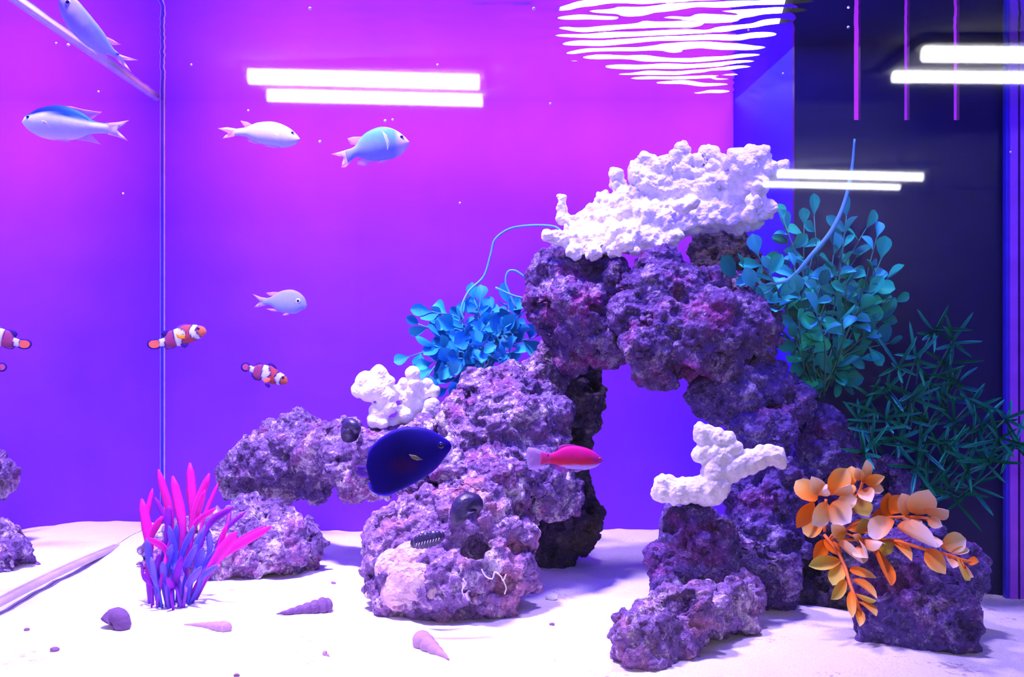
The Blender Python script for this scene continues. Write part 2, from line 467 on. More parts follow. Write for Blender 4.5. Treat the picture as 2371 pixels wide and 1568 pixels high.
d_ = empty('door_1', (-1.2, RY0, 0.0)); struct(d_)
box('door_leaf', -1.60, -0.80, RY0 + 0.001, RY0 + 0.04, 0.0, 2.40, M['door'], d_)
box('door_frame', -1.68, -1.60, RY0 + 0.001, RY0 + 0.06, 0.0, 2.48, M['lamp_body'], d_)
box('door_frame', -0.80, -0.72, RY0 + 0.001, RY0 + 0.06, 0.0, 2.48, M['lamp_body'], d_)
box('door_frame', -1.60, -0.80, RY0 + 0.001, RY0 + 0.06, 2.40, 2.48, M['lamp_body'], d_)
box('door_handle', -1.55, -1.43, RY0 + 0.04, RY0 + 0.08, 1.0, 1.03, M['white_paint'], d_)

def ceiling_light(label, x0, x1, ya, yb, slope, r1=0.036, r2=0.030):
    """twin tube batten; ya, yb are the tubes' distances as mirrored in the glass"""
    z = CZ + 1.55
    cx = (x0 + x1) / 2
    y1, y2 = 2 * YG - ya, 2 * YG - yb
    r = empty('ceiling_light', (cx, (y1 + y2) / 2, z - 0.02))
    tag(r, label, 'ceiling light', 'fluorescent lights mirrored in the front glass')
    L = (x1 - x0) / 2
    b = box('housing', cx - L - 0.03, cx + L + 0.03, min(y1, y2) - 0.09, max(y1, y2) + 0.09, z + 0.035, RH - 0.001, M['white_paint'], r)
    for yy in (y1, y2):
        pts = [(cx - L, yy + slope * L, z), (cx, yy, z), (cx + L, yy - slope * L, z)]
        tube('tube', pts, r1 if yy == y1 else r2, M['tube_lit'], r, 10, 2)
    return r
ceiling_light('twin tube ceiling light mirrored in the glass high on the left, above two pale fish', -1.54, -0.26, 5.98, 6.42, 0.10, 0.044, 0.036)
ceiling_light('twin tube ceiling light mirrored in the upper right corner, cut by the frame', 2.06, 3.40, 5.50, 5.95, 0.03, 0.042, 0.032)
ceiling_light('twin tube ceiling light mirrored in the glass just right of the big white coral', 2.18, 3.48, 9.20, 9.76, 0.14, 0.036, 0.026)

# ------------------------------------------------------------------ the tank
tank = empty('aquarium', ((XL + XR) / 2, (YG + D) / 2, ZS - 0.035))
tag(tank, 'glass aquarium with a magenta back panel, sand bed and rock arch', 'aquarium')
ZB, ZT = ZS - 0.035, ZW + 0.004
o = box('front_pane', XL - 0.01, XR + 0.01, YG - 0.008, YG, ZB, ZT + 0.03, M['front_glass'], tank); o['label'] = 'clear front glass with mirrored ceiling lights'
o = box('side_pane', XL - 0.01, XL, YG, D, ZB, ZT, M['side_glass'], tank); o['label'] = 'left glass mirroring rocks and fish'
o = box('side_pane', XR, XR + 0.01, YG, D, ZB, ZT, M['side_glass'], tank); o['label'] = 'right glass'
o = box('back_panel', XL - 0.01, XR + 0.01, D, D + 0.008, ZB, ZT, M['panel'], tank); o['label'] = 'plain magenta back panel'
box('base_pane', XL, XR, YG, D, ZB, ZB + 0.01, M['black'], tank)
box('silicone_seam', XL, XL + 0.0016, D - 0.004, D - 0.0003, ZB + 0.01, ZW, M['silicone'], tank)['label'] = 'blue upright seam in the back left corner'
box('glass_edge', XL + 0.0016, XL + 0.0023, D - 0.003, D - 0.0003, ZB + 0.01, ZW, M['glass_edge'], tank)
pts = [(XL + 0.002, yy, ZS + 0.0035 + 0.004 * math.sin(yy * 9)) for yy in np.linspace(YG + 0.01, D - 0.005, 12)]
tube('bottom_seam', pts, 0.0028, M['silicone_half_shade'], tank, 8, 3)['label'] = 'pale seam with painted half shade where the left glass meets the sand'  # bead whose lavender tone also carries the half shade of the groove
pts = [(XL + 0.001, yy, ZW - 0.002) for yy in np.linspace(YG + 0.01, D - 0.02, 6)]
tube('water_line', pts, 0.0022, M['glass_edge'], tank, 6, 3)['label'] = 'pink water line along the left glass'
box('corner_strip', XR - 0.0075, XR - 0.001, YO - 0.012, YO - 0.004, ZB + 0.01, ZW, M['edge_pink'], tank)['label'] = 'violet corner strip at the right edge'
box('silicone_seam', XR - 0.0105, XR - 0.0078, YO - 0.010, YO - 0.004, ZB + 0.01, ZW, M['silicone'], tank)

# overflow box with slotted top
ob = empty('overflow_box', ((XO + XR) / 2, YO, ZB + 0.01))
tag(ob, 'dark overflow box with upright slots in the back right corner', 'overflow box')
slots = [(1985, 15), (2100, 12), (2215, 13)]
zslot = CZ + 542 / F * YO
box('front_wall', XO, XR - 0.0005, YO, YO + 0.006, ZB + 0.01, zslot, M['black'], ob)
edges = [XO]
for px, wpx in slots:
    edges += [(px - wpx / 2 - CX) / F * YO, (px + wpx / 2 - CX) / F * YO]
edges.append(XR - 0.0005)
for i in range(0, len(edges), 2):
    box('tooth', edges[i], edges[i + 1], YO, YO + 0.006, zslot, ZW + 0.012, M['black'], ob)
xb = (1698 - CX) / F * D
v = [(XO, YO + 0.006, 0), (XO + 0.006, YO + 0.006, 0), (xb + 0.006, D - 0.0005, 0), (xb, D - 0.0005, 0)]
z0, z1 = ZB + 0.01, ZW + 0.004
vv = np.array([(a, b, z0) for a, b, _ in v] + [(a, b, z1) for a, b, _ in v]) - np.array(ob.location)
link('side_wall', mesh_data('side_wall', vv, [(0, 3, 2, 1), (4, 5, 6, 7), (0, 1, 5, 4), (1, 2, 6, 5), (2, 3, 7, 6), (3, 0, 4, 7)], False), M['acrylic_blue_reflection'], ob)['label'] = 'left wall with reflected blue painted in'

# sand bed
def sand_z(x, y):
    p = np.stack([x * 9, y * 9, np.zeros_like(x)], 1)
    z = ZS + 0.006 * fbm(p, 3, 3)
    z = z - 0.022 * np.clip((x - 0.20) / 0.18, 0, 1) ** 1.0 * np.clip((y - 0.68) / 0.2, 0, 1)
    z = z + 0.010 * np.exp(-((x + 0.33) / 0.10) ** 2 - ((y - 1.06) / 0.12) ** 2)
    z = z + 0.0016 * fbm(np.stack([x * 60, y * 60, x * 0], 1), 9, 2)
    return z
nx, ny = 270, 180
gx, gy = np.meshgrid(np.linspace(XL + 0.0004, XR - 0.0004, nx), np.linspace(YG + 0.0004, D - 0.0006, ny))
gx, gy = gx.ravel(), gy.ravel()
gz = sand_z(gx, gy)
ff = [(j * nx + i, j * nx + i + 1, (j + 1) * nx + i + 1, (j + 1) * nx + i) for j in range(ny - 1) for i in range(nx - 1)]
sb = np.array([(XL + XR) / 2, (YG + D) / 2, ZS])
so = link('sand_bed', mesh_data('sand_bed', np.stack([gx, gy, gz], 1) - sb, ff), M['sand'], None, sb)
tag(so, 'white sand covering the tank floor', 'sand', kind='stuff')
def sz(x, y): return float(sand_z(np.array([x]), np.array([y]))[0])
def on_sand(px, py):
    """point of the sand seen at a pixel"""
    d = 0.1865 * F / (py - CY)
    for _ in range(8):
        x = (px - CX) / F * d
        d = (CZ - sz(x, d)) * F / (py - CY)
    return np.array([(px - CX) / F * d, d, sz((px - CX) / F * d, d)])

# water surface
nx, ny = 330, 225
gx, gy = np.meshgrid(np.linspace(XL + 0.0003, XR - 0.0003, nx), np.linspace(YG + 0.0003, D - 0.0003, ny))
gx, gy = gx.ravel(), gy.ravel()
wob = vnoise(np.stack([gx * 14, gy * 22, gx * 0], 1), 5) * 2.2 + vnoise(np.stack([gx * 40, gy * 40, gx * 0], 1), 8) * 0.7
amp = np.exp(-((gx - 0.122) / 0.086) ** 8) * np.clip((gy - 0.70) / 0.1, 0, 1)
amp = amp * np.clip((0.945 + (gx - 0.03) * 0.95 - gy) / 0.05 + 0.5, 0, 1)
wave = np.sin(2 * math.pi * (gy / 0.026 + gx / 0.15) + wob * 1.5)
gz = ZW + 0.00085 * amp * wave + 0.0006 * amp * vnoise(np.stack([gx * 45, gy * 110, gx * 0], 1), 15) \
     + 0.00012 * vnoise(np.stack([gx * 55, gy * 70, gx * 0], 1), 2) + 0.00025 * vnoise(np.stack([gx * 16, gy * 20, gx * 0], 1), 4)
ff = [(j * nx + i, j * nx + i + 1, (j + 1) * nx + i + 1, (j + 1) * nx + i) for j in range(ny - 1) for i in range(nx - 1)]
wb = np.array([(XL + XR) / 2, (YG + D) / 2, ZW])
wo = link('water_surface', mesh_data('water_surface', np.stack([gx, gy, gz], 1) - wb, ff), M['water'], None, wb)
tag(wo, 'rippled water surface seen from below along the top', 'water', kind='stuff')

# floodlight behind the tank's rim, seen through the ripples
fl = empty('led_lamp', (0.15, 1.30, ZW + 0.03))
tag(fl, 'bright white lamp shining through the ripples at the top', 'lamp')
def tilt_box(name, x0, x1, y, ya, z0, z1, roll, m, parent):
    v, f = box_vf(-(x1 - x0) / 2, (x1 - x0) / 2, 0, ya, -(z1 - z0) / 2, (z1 - z0) / 2)
    R = Matrix.Rotation(roll, 3, 'Y') @ Matrix.Rotation(math.radians(20), 3, 'X')
    c = np.array([(x0 + x1) / 2, y, (z0 + z1) / 2])
    vv = [np.array(R @ Vector(q)) + c - np.array(parent.location) for q in v]
    return link(name, mesh_data(name, vv, f, False), m, parent)
tilt_box('lens', 0.040, 0.290, 1.22, 0.004, CZ + 0.295, CZ + 0.475, math.radians(12), M['lamp_lit'], fl)
tilt_box('housing', 0.030, 0.300, 1.2265, 0.05, CZ + 0.285, CZ + 0.485, math.radians(12), M['lamp_body'], fl)

# ------------------------------------------------------------------ live rock
GR = 'live rocks of the reef arch'
rock('lumpy pale mauve rock jutting out to the left beneath the small white coral',
     [(548, 1110, .99, 26), (590, 1085, .985, 45), (640, 1065, .98, 62), (700, 1050, .97, 66), (760, 1055, .96, 66), (815, 1060, .94, 64),
      (860, 1070, .93, 60), (688, 995, .985, 30), (795, 1005, .955, 32), (650, 1115, .975, 36), (740, 1120, .96, 34), (820, 1110, .94, 34), (900, 1040, .91, 60), (960, 1030, .89, 60), (930, 1100, .89, 50)], M['rock_a'], group=GR)
rock('low dark rock on the sand behind the magenta plastic grass',
     [(575, 1175, .93, 34), (620, 1190, .925, 34), (545, 1200, .92, 40), (500, 1235, .905, 42), (560, 1270, .90, 72), (635, 1280, .90, 66), (690, 1280, .91, 46),
      (500, 1305, .885, 45), (335, 1318, .93, 24), (300, 1333, .925, 15), (385, 1305, .91, 30), (440, 1300, .90, 36), (425, 1255, .925, 46), (370, 1290, .925, 36), (470, 1225, .92, 36), (590, 1310, .885, 46), (655, 1215, .925, 24)], M['rock_a'], group=GR)
boulder = rock('large pink and purple boulder at the foot of the left pillar, standing in the sand',
     [(965, 1270, .80, 80), (920, 1330, .79, 50), (1060, 1250, .80, 110), (1150, 1280, .79, 84), (950, 1370, .775, 76), (1040, 1360, .77, 88), (1120, 1360, .775, 90),
      (1175, 1330, .79, 62), (930, 1220, .81, 52), (1000, 1200, .81, 80), (1110, 1190, .81, 85), (1195, 1240, .80, 50)], M['rock_p'],
     dents=[(1112, 1135, .735, 44), (1085, 1190, .735, 40), (992, 1250, .735, 34)], group=GR)
rock('tall knobbly mauve rock of the left pillar above the large boulder',
     [(1080, 1110, .83, 90), (990, 1130, .83, 60), (1160, 1120, .83, 110), (1230, 1110, .835, 80), (1150, 1020, .85, 105), (1075, 980, .86, 58), (1115, 915, .875, 55), (1170, 905, .88, 58),
      (1220, 930, .88, 60), (1260, 860, .90, 46), (1275, 830, .90, 34), (1240, 1000, .865, 75), (1270, 1060, .85, 60), (1280, 1140, .85, 40)], M['rock_a'], group=GR,
     dents=[(1325, 975, .80, 22), (1260, 975, .79, 16)])
rock('stone column behind the left pillar, shade painted into its dark brown',
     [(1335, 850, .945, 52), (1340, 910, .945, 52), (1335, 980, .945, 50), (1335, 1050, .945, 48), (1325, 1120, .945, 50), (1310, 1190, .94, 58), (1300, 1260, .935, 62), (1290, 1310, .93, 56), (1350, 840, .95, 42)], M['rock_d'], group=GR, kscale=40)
rock('dark purple rock forming the left top of the arch beneath the big white coral',
     [(1290, 640, .87, 48), (1350, 640, .87, 50), (1410, 650, .865, 42), (1265, 690, .87, 34), (1300, 740, .87, 58), (1360, 730, .86, 78), (1420, 760, .86, 62), (1440, 690, .86, 44),
      (1250, 750, .865, 24), (1330, 790, .87, 38), (1400, 800, .86, 36), (1320, 690, .85, 40)], M['rock_b'], group=GR)
rock('rough purple rock crowning the middle of the arch, with a hanging lobe',
     [(1535, 625, .845, 40), (1520, 680, .835, 52), (1465, 725, .83, 40), (1585, 670, .845, 50), (1640, 680, .86, 48), (1690, 680, .87, 46), (1550, 740, .83, 62), (1630, 750, .83, 74),
      (1710, 755, .845, 62), (1750, 810, .85, 42), (1490, 790, .82, 40), (1495, 850, .818, 34), (1515, 870, .818, 24), (1600, 810, .83, 56), (1665, 830, .84, 60), (1735, 710, .86, 36)], M['rock_b'], group=GR,
     dents=[(1668, 845, .77, 30), (1560, 700, .775, 22)])
rock('grey violet rock on the right shoulder of the arch above the small ledge rock',
     [(1620, 905, .835, 34), (1650, 925, .84, 40), (1700, 915, .84, 58), (1765, 900, .85, 58), (1815, 925, .855, 42), (1838, 945, .86, 24), (1725, 955, .845, 28), (1680, 880, .845, 40)], M['rock_c'], group=GR)
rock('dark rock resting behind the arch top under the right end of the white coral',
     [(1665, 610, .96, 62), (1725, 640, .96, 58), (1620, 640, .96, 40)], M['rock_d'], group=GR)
rock('bluish ledge rock beside the forked white coral and under the arch shoulder',
     [(1745, 1000, .825, 40), (1795, 1000, .83, 44), (1715, 1000, .82, 26), (1780, 1040, .83, 44)], M['rock_c'], group=GR)
rock('mauve rock standing behind the ledge rock, left of the dark grassy plant',
     [(1910, 995, .87, 42), (1945, 1030, .875, 36), (1895, 1060, .87, 55), (1940, 1090, .87, 38), (1870, 1110, .86, 40)], M['rock_c'], group=GR)
rock('upright rock below the ledge rock, left of the orange plant',
     [(1790, 1100, .82, 62), (1770, 1170, .81, 70), (1790, 1250, .80, 64), (1735, 1140, .815, 44), (1820, 1190, .82, 50)], M['rock_c'], group=GR)
rock('hollow purple boulder carrying the forked white coral, with a dark cave',
     [(1570, 1225, .765, 50), (1630, 1215, .76, 50), (1680, 1240, .765, 60), (1590, 1265, .775, 52), (1740, 1290, .765, 62), (1815, 1310, .76, 48), (1640, 1320, .785, 64), (1550, 1330, .79, 40), (1560, 1380, .78, 44),
      (1710, 1340, .775, 62), (1660, 1280, .775, 60), (1545, 1290, .79, 40), (1780, 1340, .78, 50)], M['rock_c'], group=GR, dents=[(1575, 1330, .735, 48), (1690, 1305, .725, 16)])
rock('rounded mottled rock lying nearest the front glass on the sand',
     [(1465, 1475, .645, 70), (1520, 1455, .655, 78), (1585, 1430, .67, 72), (1550, 1395, .69, 48), (1630, 1410, .69, 74), (1680, 1400, .71, 66), (1715, 1375, .73, 54), (1490, 1500, .64, 56), (1550, 1480, .655, 60), (1640, 1440, .70, 60)], M['rock_p'], group=GR)
rock('big dark boulder on the sand at the right under the orange plant',
     [(2120, 1370, .71, 104), (2195, 1350, .72, 68), (2095, 1450, .685, 76), (2185, 1445, .685, 76), (2045, 1410, .71, 56), (2060, 1310, .745, 62), (2150, 1270, .75, 54), (2220, 1310, .735, 40), (2230, 1400, .71, 42), (2130, 1490, .675, 50)], M['rock_c'], group=GR)
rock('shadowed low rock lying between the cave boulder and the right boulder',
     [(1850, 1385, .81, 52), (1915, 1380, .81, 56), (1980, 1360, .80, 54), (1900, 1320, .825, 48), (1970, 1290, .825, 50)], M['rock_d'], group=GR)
rock('small rock peeping out behind the top of the orange plant',
     [(2060, 1090, .87, 30), (2000, 1105, .875, 42), (2085, 1125, .87, 32), (1960, 1150, .865, 52), (2010, 1200, .85, 52), (1930, 1230, .845, 50)], M['rock_c'], group=GR)

M['crust'] = rock_mat('pink_crust', (0.42, 0.22, 0.40), (0.72, 0.50, 0.62), (0.95, 0.84, 0.86), (0.70, 0.36, 0.42), 0.4, 4.4, 0.5)
cr = rock('x', [(905, 1315, .766, 38), (945, 1335, .760, 46), (925, 1370, .757, 38), (975, 1350, .754, 44), (950, 1300, .764, 38), (1000, 1375, .750, 32)], M['crust'], .0014, .003, .0015, 0, .0016, infl=1.0, name='crust_patch')
cr.parent = boulder; cr.location = cr.location - boulder.location; del cr['category']; cr['label'] = 'smooth pale pink crust'

# ------------------------------------------------------------------ white coral skeletons
def coral(label, blobs, voxel, big, knob, kscale, fine, infl=1.0):
    blobs = [tuple(b[:3]) + (b[3] + (1 if infl == 0.91 and b[3] < 26 else 0),) for b in blobs]
    return rock(label, blobs, M['coral'], voxel, big, knob, 0.0, fine, name='coral_skeleton', cat='coral', group='white coral skeletons', kscale=kscale, infl=infl)
def zz(lst, ox, oy, k, d): return [(ox + a[0] / k, oy + a[1] / k, d + (a[3] if len(a) > 3 else 0), a[2] / k) for a in lst]
coral('wide branching white coral lying across the top of the arch',
      [(1272, 548, .85, 16), (1295, 552, .855, 28), (1325, 560, .86, 38), (1365, 558, .86, 42), (1410, 550, .86, 46), (1460, 548, .86, 46), (1500, 545, .865, 44), (1400, 505, .87, 40), (1440, 490, .87, 46), (1490, 500, .87, 52),
       (1540, 500, .87, 54), (1590, 500, .87, 52), (1640, 500, .87, 48), (1690, 495, .87, 46), (1735, 490, .87, 44), (1768, 482, .86, 30), (1790, 480, .855, 15), (1355, 515, .87, 34),
       (1303, 462, .865, 15), (1303, 480, .865, 19), (1308, 505, .865, 26), (1330, 520, .865, 30), (1345, 500, .87, 18), (1370, 495, .87, 24),
       (1426, 410, .87, 14), (1430, 430, .87, 18), (1440, 455, .87, 28), (1400, 470, .872, 26), (1460, 465, .872, 34),
       (1476, 388, .87, 16), (1500, 370, .87, 17), (1512, 385, .87, 18), (1485, 410, .87, 24), (1510, 430, .87, 34), (1470, 405, .865, 10), (1540, 455, .87, 38),
       (1540, 370, .865, 10), (1541, 392, .865, 13), (1541, 420, .865, 19), (1578, 346, .875, 12), (1570, 368, .875, 15), (1582, 375, .875, 16), (1578, 405, .875, 26), (1580, 440, .875, 36),
       (1620, 378, .875, 16), (1642, 360, .875, 18), (1655, 372, .875, 14), (1648, 395, .875, 24), (1618, 410, .875, 22), (1630, 440, .875, 40),
       (1694, 385, .865, 16), (1712, 370, .86, 22), (1742, 356, .86, 19), (1764, 364, .86, 20), (1728, 395, .86, 38), (1742, 435, .86, 42), (1695, 425, .865, 28), (1690, 455, .87, 34), (1782, 395, .86, 22),
       (1815, 383, .86, 14), (1800, 396, .86, 15), (1752, 440, .83, 16), (1746, 468, .83, 19), (1736, 500, .83, 20), (1610, 470, .835, 20), (1580, 480, .835, 24), (1450, 560, .83, 26), (1425, 575, .835, 22),
       (1328, 582, .85, 22), (1375, 586, .85, 22), (1425, 586, .85, 18), (1470, 582, .85, 16), (1520, 562, .86, 22), (1560, 548, .86, 20)],
      .0011, .0045, .0036, 130, .0030, 0.91)
coral('small lobed white coral standing on the left rock ledge',
      zz([(230, 1040, 52), (130, 1085, 46), (90, 1150, 34), (160, 1160, 55), (220, 1130, 70), (290, 1090, 40), (270, 1190, 60), (290, 1260, 50), (200, 1290, 40), (240, 1310, 36), (440, 1045, 44), (455, 1110, 46), (440, 1160, 36),
          (385, 1105, 36, .01), (540, 1110, 32, .01), (585, 1160, 32, .01), (520, 1165, 36, .01), (575, 1260, 50), (595, 1295, 36), (540, 1310, 36), (420, 1200, 62, .012), (400, 1310, 58, .012), (190, 1350, 44), (250, 1370, 40), (470, 1250, 52, .012), (330, 1160, 40, .01), (300, 1380, 50, .012)], 800, 500, 2.852, .905),
      .0012, .002, .0016, 120, .0005, 1.17)
coral('forked white coral balanced on the cave boulder',
      zz([(505, 330, 46), (500, 395, 52), (560, 330, 46), (590, 385, 62), (640, 375, 66), (720, 365, 70), (790, 380, 72), (850, 335, 74), (840, 400, 50), (840, 250, 74), (860, 160, 74), (785, 110, 44), (740, 150, 44), (760, 40, 42), (850, 40, 56), (915, 50, 46),
          (960, 105, 42), (755, -8, 36), (800, 0, 40), (930, 240, 66), (1000, 215, 58), (1060, 195, 54), (1120, 175, 52), (1180, 155, 48), (1230, 150, 46), (1255, 185, 36), (1190, 110, 28), (1130, 120, 26), (1050, 140, 26)], 1350, 1000, 2.76, .745),
      .0011, .0015, .0030, 170, .0004, 1.25)

# ------------------------------------------------------------------ fish
def fish(label, cat, name, d, ox, oy, k, top, bot, fins, eyes, colfn, wr=0.36, yaw=0.0, group=None, skin='fish_skin', pupil='pupil', eye_ring=(0.6, 0.6, 0.75)):
    """top / bot: outline points nose to tail (zoom pixels); fins: (name, polygon, colours, side offset, material, rim)"""
    T = np.array([(ox + a / k, oy + b / k) for a, b in top]); B = np.array([(ox + a / k, oy + b / k) for a, b in bot])
    nose = T[0]; tail = (T[-1] + B[-1]) / 2
    ax = (nose - tail); L = np.linalg.norm(ax); ax /= L
    up = np.array([ax[1], -ax[0]]) * (1 if ax[0] > 0 else -1)
    mid = (nose + tail) / 2; s = d / F
    def loc(p): q = np.asarray(p) - mid; return np.array([q @ ax, q @ up])
    def to_px(a, b): return mid + a * ax + b * up
    ctr = P(mid[0], mid[1], d)
    AX = np.array([ax[0], 0, -ax[1]]); UP = np.array([up[0], 0, -up[1]])
    def W(a, b, y): return (AX * a + UP * b) * s + np.array([0, y * s + a * s * yaw, 0])
    tl = np.array([loc(p) for p in smooth_path(T, 5)]); bl = np.array([loc(p) for p in smooth_path(np.vstack([[nose], B]), 5)])
    NS, NR = 46, 28
    u = (1 - np.cos(np.linspace(0.06, 1, NS) * math.pi * 0.5) )
    u = np.linspace(0, 1, NS) ** 1.35
    A = L / 2 - u * L
    ts = np.interp(-A, -tl[:, 0], tl[:, 1]); bs = np.interp(-A, -bl[:, 0], bl[:, 1])
    H = np.maximum((ts - bs) / 2, 0.4)
    wid = wr * np.max(H) * np.interp(u, [0, .03, .12, .3, .5, .75, 1.0], [.10, .34, .72, 1.0, .92, .5, .16])
    V, C = [], []
    for i in range(NS):
        c = (ts[i] + bs[i]) / 2
        for j in range(NR):
            th = 2 * math.pi * j / NR
            zz_ = c + H[i] * math.cos(th); yy_ = wid[i] * math.sin(th) * (abs(math.sin(th)) ** 0.15)
            V.append(W(A[i], zz_, -yy_)); q = to_px(A[i], zz_)
            C.append(tuple(x * g_ for x, g_ in zip(colfn((q[0] - ox) * k, (q[1] - oy) * k, u[i], math.cos(th)), (.66, .66, .9))))
    Fc = [(i * NR + j, i * NR + (j + 1) % NR, (i + 1) * NR + (j + 1) % NR, (i + 1) * NR + j) for i in range(NS - 1) for j in range(NR)]
    Fc.append(tuple(range(NR))[::-1]); Fc.append(tuple((NS - 1) * NR + j for j in range(NR)))
    r = empty(name, ctr); tag(r, label, cat, group)
    link('body', mesh_data('body', V, Fc, True, C), M[skin], r)
    for fn, poly, cols, side, fm, rim in fins:
        q = np.array([loc((ox + a / k, oy + b / k)) for a, b in poly])
        cen = q.mean(0); n = len(q)
        th = 1.1
        V, C = [], []
        rings = [(1.0, .35, cols[1])] + ([(rim, .8, cols[1]), (rim - .04, .8, cols[0])] if rim else [(0.55, .9, cols[0])])
        for sgn in (-1, 1):
            for sc_, tk, cc in rings:
                for a, b in q:
                    aa, bb = cen + (np.array([a, b]) - cen) * sc_
                    V.append(W(aa, bb, side + sgn * th * tk)); C.append(cc)
            V.append(W(cen[0], cen[1], side + sgn * th)); C.append(cols[0])
        R = len(rings); half = R * n + 1; Fc = []
        for h in (0, 1):
            o_ = h * half
            for g in range(R - 1):
                for j in range(n):
                    f = (o_ + g * n + j, o_ + g * n + (j + 1) % n, o_ + (g + 1) * n + (j + 1) % n, o_ + (g + 1) * n + j); Fc.append(f if h else f[::-1])
            for j in range(n):
                f = (o_ + (R - 1) * n + j, o_ + (R - 1) * n + (j + 1) % n, o_ + R * n); Fc.append(f if h else f[::-1])
        for j in range(n): Fc.append((j, (j + 1) % n, half + (j + 1) % n, half + j))
        link(fn, mesh_data(fn, V, Fc, True, C), M[fm], r)
    ex, ey, er, pr = eyes
    e = loc((ox + ex / k, oy + ey / k)); iu = np.interp(-e[0], -A, np.arange(NS)); wdt = np.interp(iu, np.arange(NS), wid); hh = np.interp(iu, np.arange(NS), H); cc = np.interp(iu, np.arange(NS), (ts + bs) / 2)
    yo = wdt * math.sqrt(max(0.05, 1 - ((e[1] - cc) / hh) ** 2))
    me_ = plain_eye(eye_ring)
    for sgn in (-1, 1):
        v, f = sphere_vf((0, 0, 0), er / k * s, (1, 0.35, 1))
        eo = link('eye', mesh_data('eye', v, f), me_, r, W(e[0], e[1], sgn * yo))
        v, f = sphere_vf((0, sgn * er / k * s * 0.25, 0), pr / k * s, (1, 0.35, 1))
        link('pupil', mesh_data('pupil', v, f), M[pupil], eo)
    return r
_eyes = {}
def plain_eye(c):
    if c not in _eyes: _eyes[c] = plain('fish_eye_ring', c, 0.2, 0.5)
    return _eyes[c]

def lerp(a, b, t): t = min(1, max(0, t)); return tuple(x + (y - x) * t for x, y in zip(a, b))
PALE, BLUE, PINK = (0.74, 0.76, 0.94), (0.03, 0.16, 0.95), (0.92, 0.55, 0.85)
FINP = ((0.80, 0.45, 0.90), (0.90, 0.40, 0.90))
GF = 'pale blue damselfish'
def chromis_bluetop(x, y, u, c):
    line = np.interp(x, [400, 480, 700, 950, 1200, 1450, 1700], [475, 475, 430, 470, 520, 578, 605])
    t = (line - y) / 40 + 0.5
    low = lerp((0.80, 0.90, 0.98), (0.62, 0.56, 0.94), (y - 560) / 120)
    low = tuple(v * 1.3 for v in lerp(low, (0.90, 0.62, 0.93), (y - 740) / 100))
    return lerp(low, lerp((0.006, 0.02, 0.80), (0.01, 0.13, 0.98), (x - 600) / 700), t)
fish('pale damselfish with a vivid blue back facing left at the upper left', 'fish', 'damselfish', .775, 0, 200, 6.774,
     [(345, 560), (400, 470), (480, 418), (600, 350), (750, 310), (900, 294), (1050, 318), (1200, 370), (1350, 450), (1450, 530), (1600, 572), (1700, 578)],
     [(372, 605), (450, 690), (600, 780), (750, 828), (950, 850), (1150, 838), (1300, 800), (1400, 755), (1550, 738), (1700, 740)],
     [('tail_fin', [(1640, 578), (1850, 562), (2030, 530), (1900, 580), (1800, 620), (1740, 665), (1760, 705), (1830, 740), (1940, 800), (2010, 855), (1850, 795), (1640, 742)], ((0.50, 0.45, 0.98), (0.70, 0.35, 0.95)), 0, 'fin', 0),
      ('anal_fin', [(1120, 835), (1300, 795), (1420, 745), (1500, 830), (1585, 915), (1400, 868), (1250, 848)], FINP, 0, 'fin', 0),
      ('pelvic_fin', [(840, 835), (1060, 842), (1140, 885), (1000, 868)], FINP, -3, 'fin', 0),
      ('dorsal_fin', [(1000, 310), (1120, 315), (1300, 360), (1450, 385), (1600, 400), (1500, 470), (1430, 520), (1250, 410)], ((0.35, 0.2, 0.98), (0.7, 0.3, 0.95)), 0, 'fin', 0),
      ('pectoral_fin', [(740, 565), (800, 590), (860, 680), (820, 660), (740, 620)], ((0.55, 0.45, 0.85), (0.85, 0.82, 0.98)), -26, 'fin', 0)],
     (467, 492, 34, 20), chromis_bluetop, 0.42, group=GF, eye_ring=(0.05, 0.25, 0.8))
fish('slim pale damselfish facing right beneath the mirrored tube light, left of the bluer one', 'fish', 'damselfish', .86, 480, 250, 4.742,
     [(1018, 340), (990, 300), (960, 270), (900, 220), (800, 172), (700, 150), (560, 160), (480, 188), (420, 214), (300, 232)],
     [(1000, 370), (985, 385), (940, 415), (850, 435), (750, 430), (620, 402), (500, 358), (430, 318), (300, 300)],
     [('tail_fin', [(330, 230), (220, 212), (115, 225), (190, 255), (270, 278), (215, 300), (165, 335), (230, 325), (330, 302)], ((0.9, 0.5, 0.9), (1.0, 0.6, 0.9)), 0, 'fin', 0),
      ('dorsal_fin', [(500, 185), (440, 155), (365, 140), (385, 180), (420, 214)], FINP, 0, 'fin', 0),
      ('anal_fin', [(430, 310), (450, 370), (520, 392), (610, 398), (520, 350)], FINP, 0, 'fin', 0),
      ('pelvic_fin', [(810, 428), (780, 440), (720, 442), (630, 420), (720, 415)], FINP, -3, 'fin', 0),
      ('pectoral_fin', [(745, 290), (800, 300), (815, 335), (770, 320)], ((0.9, 0.8, 0.97), (0.9, 0.8, 0.97)), -19, 'fin', 0)],
     (940, 276, 19, 14), lambda x, y, u, c: lerp((0.72, 0.72, 0.95), (0.97, 0.90, 0.97), (0.10 - (y - np.interp(x, [300, 480, 700, 1018], [232, 188, 150, 330])) / 400) * 8 if y < 260 else (x - 900) / 110 * 0.7), 0.42, group=GF)
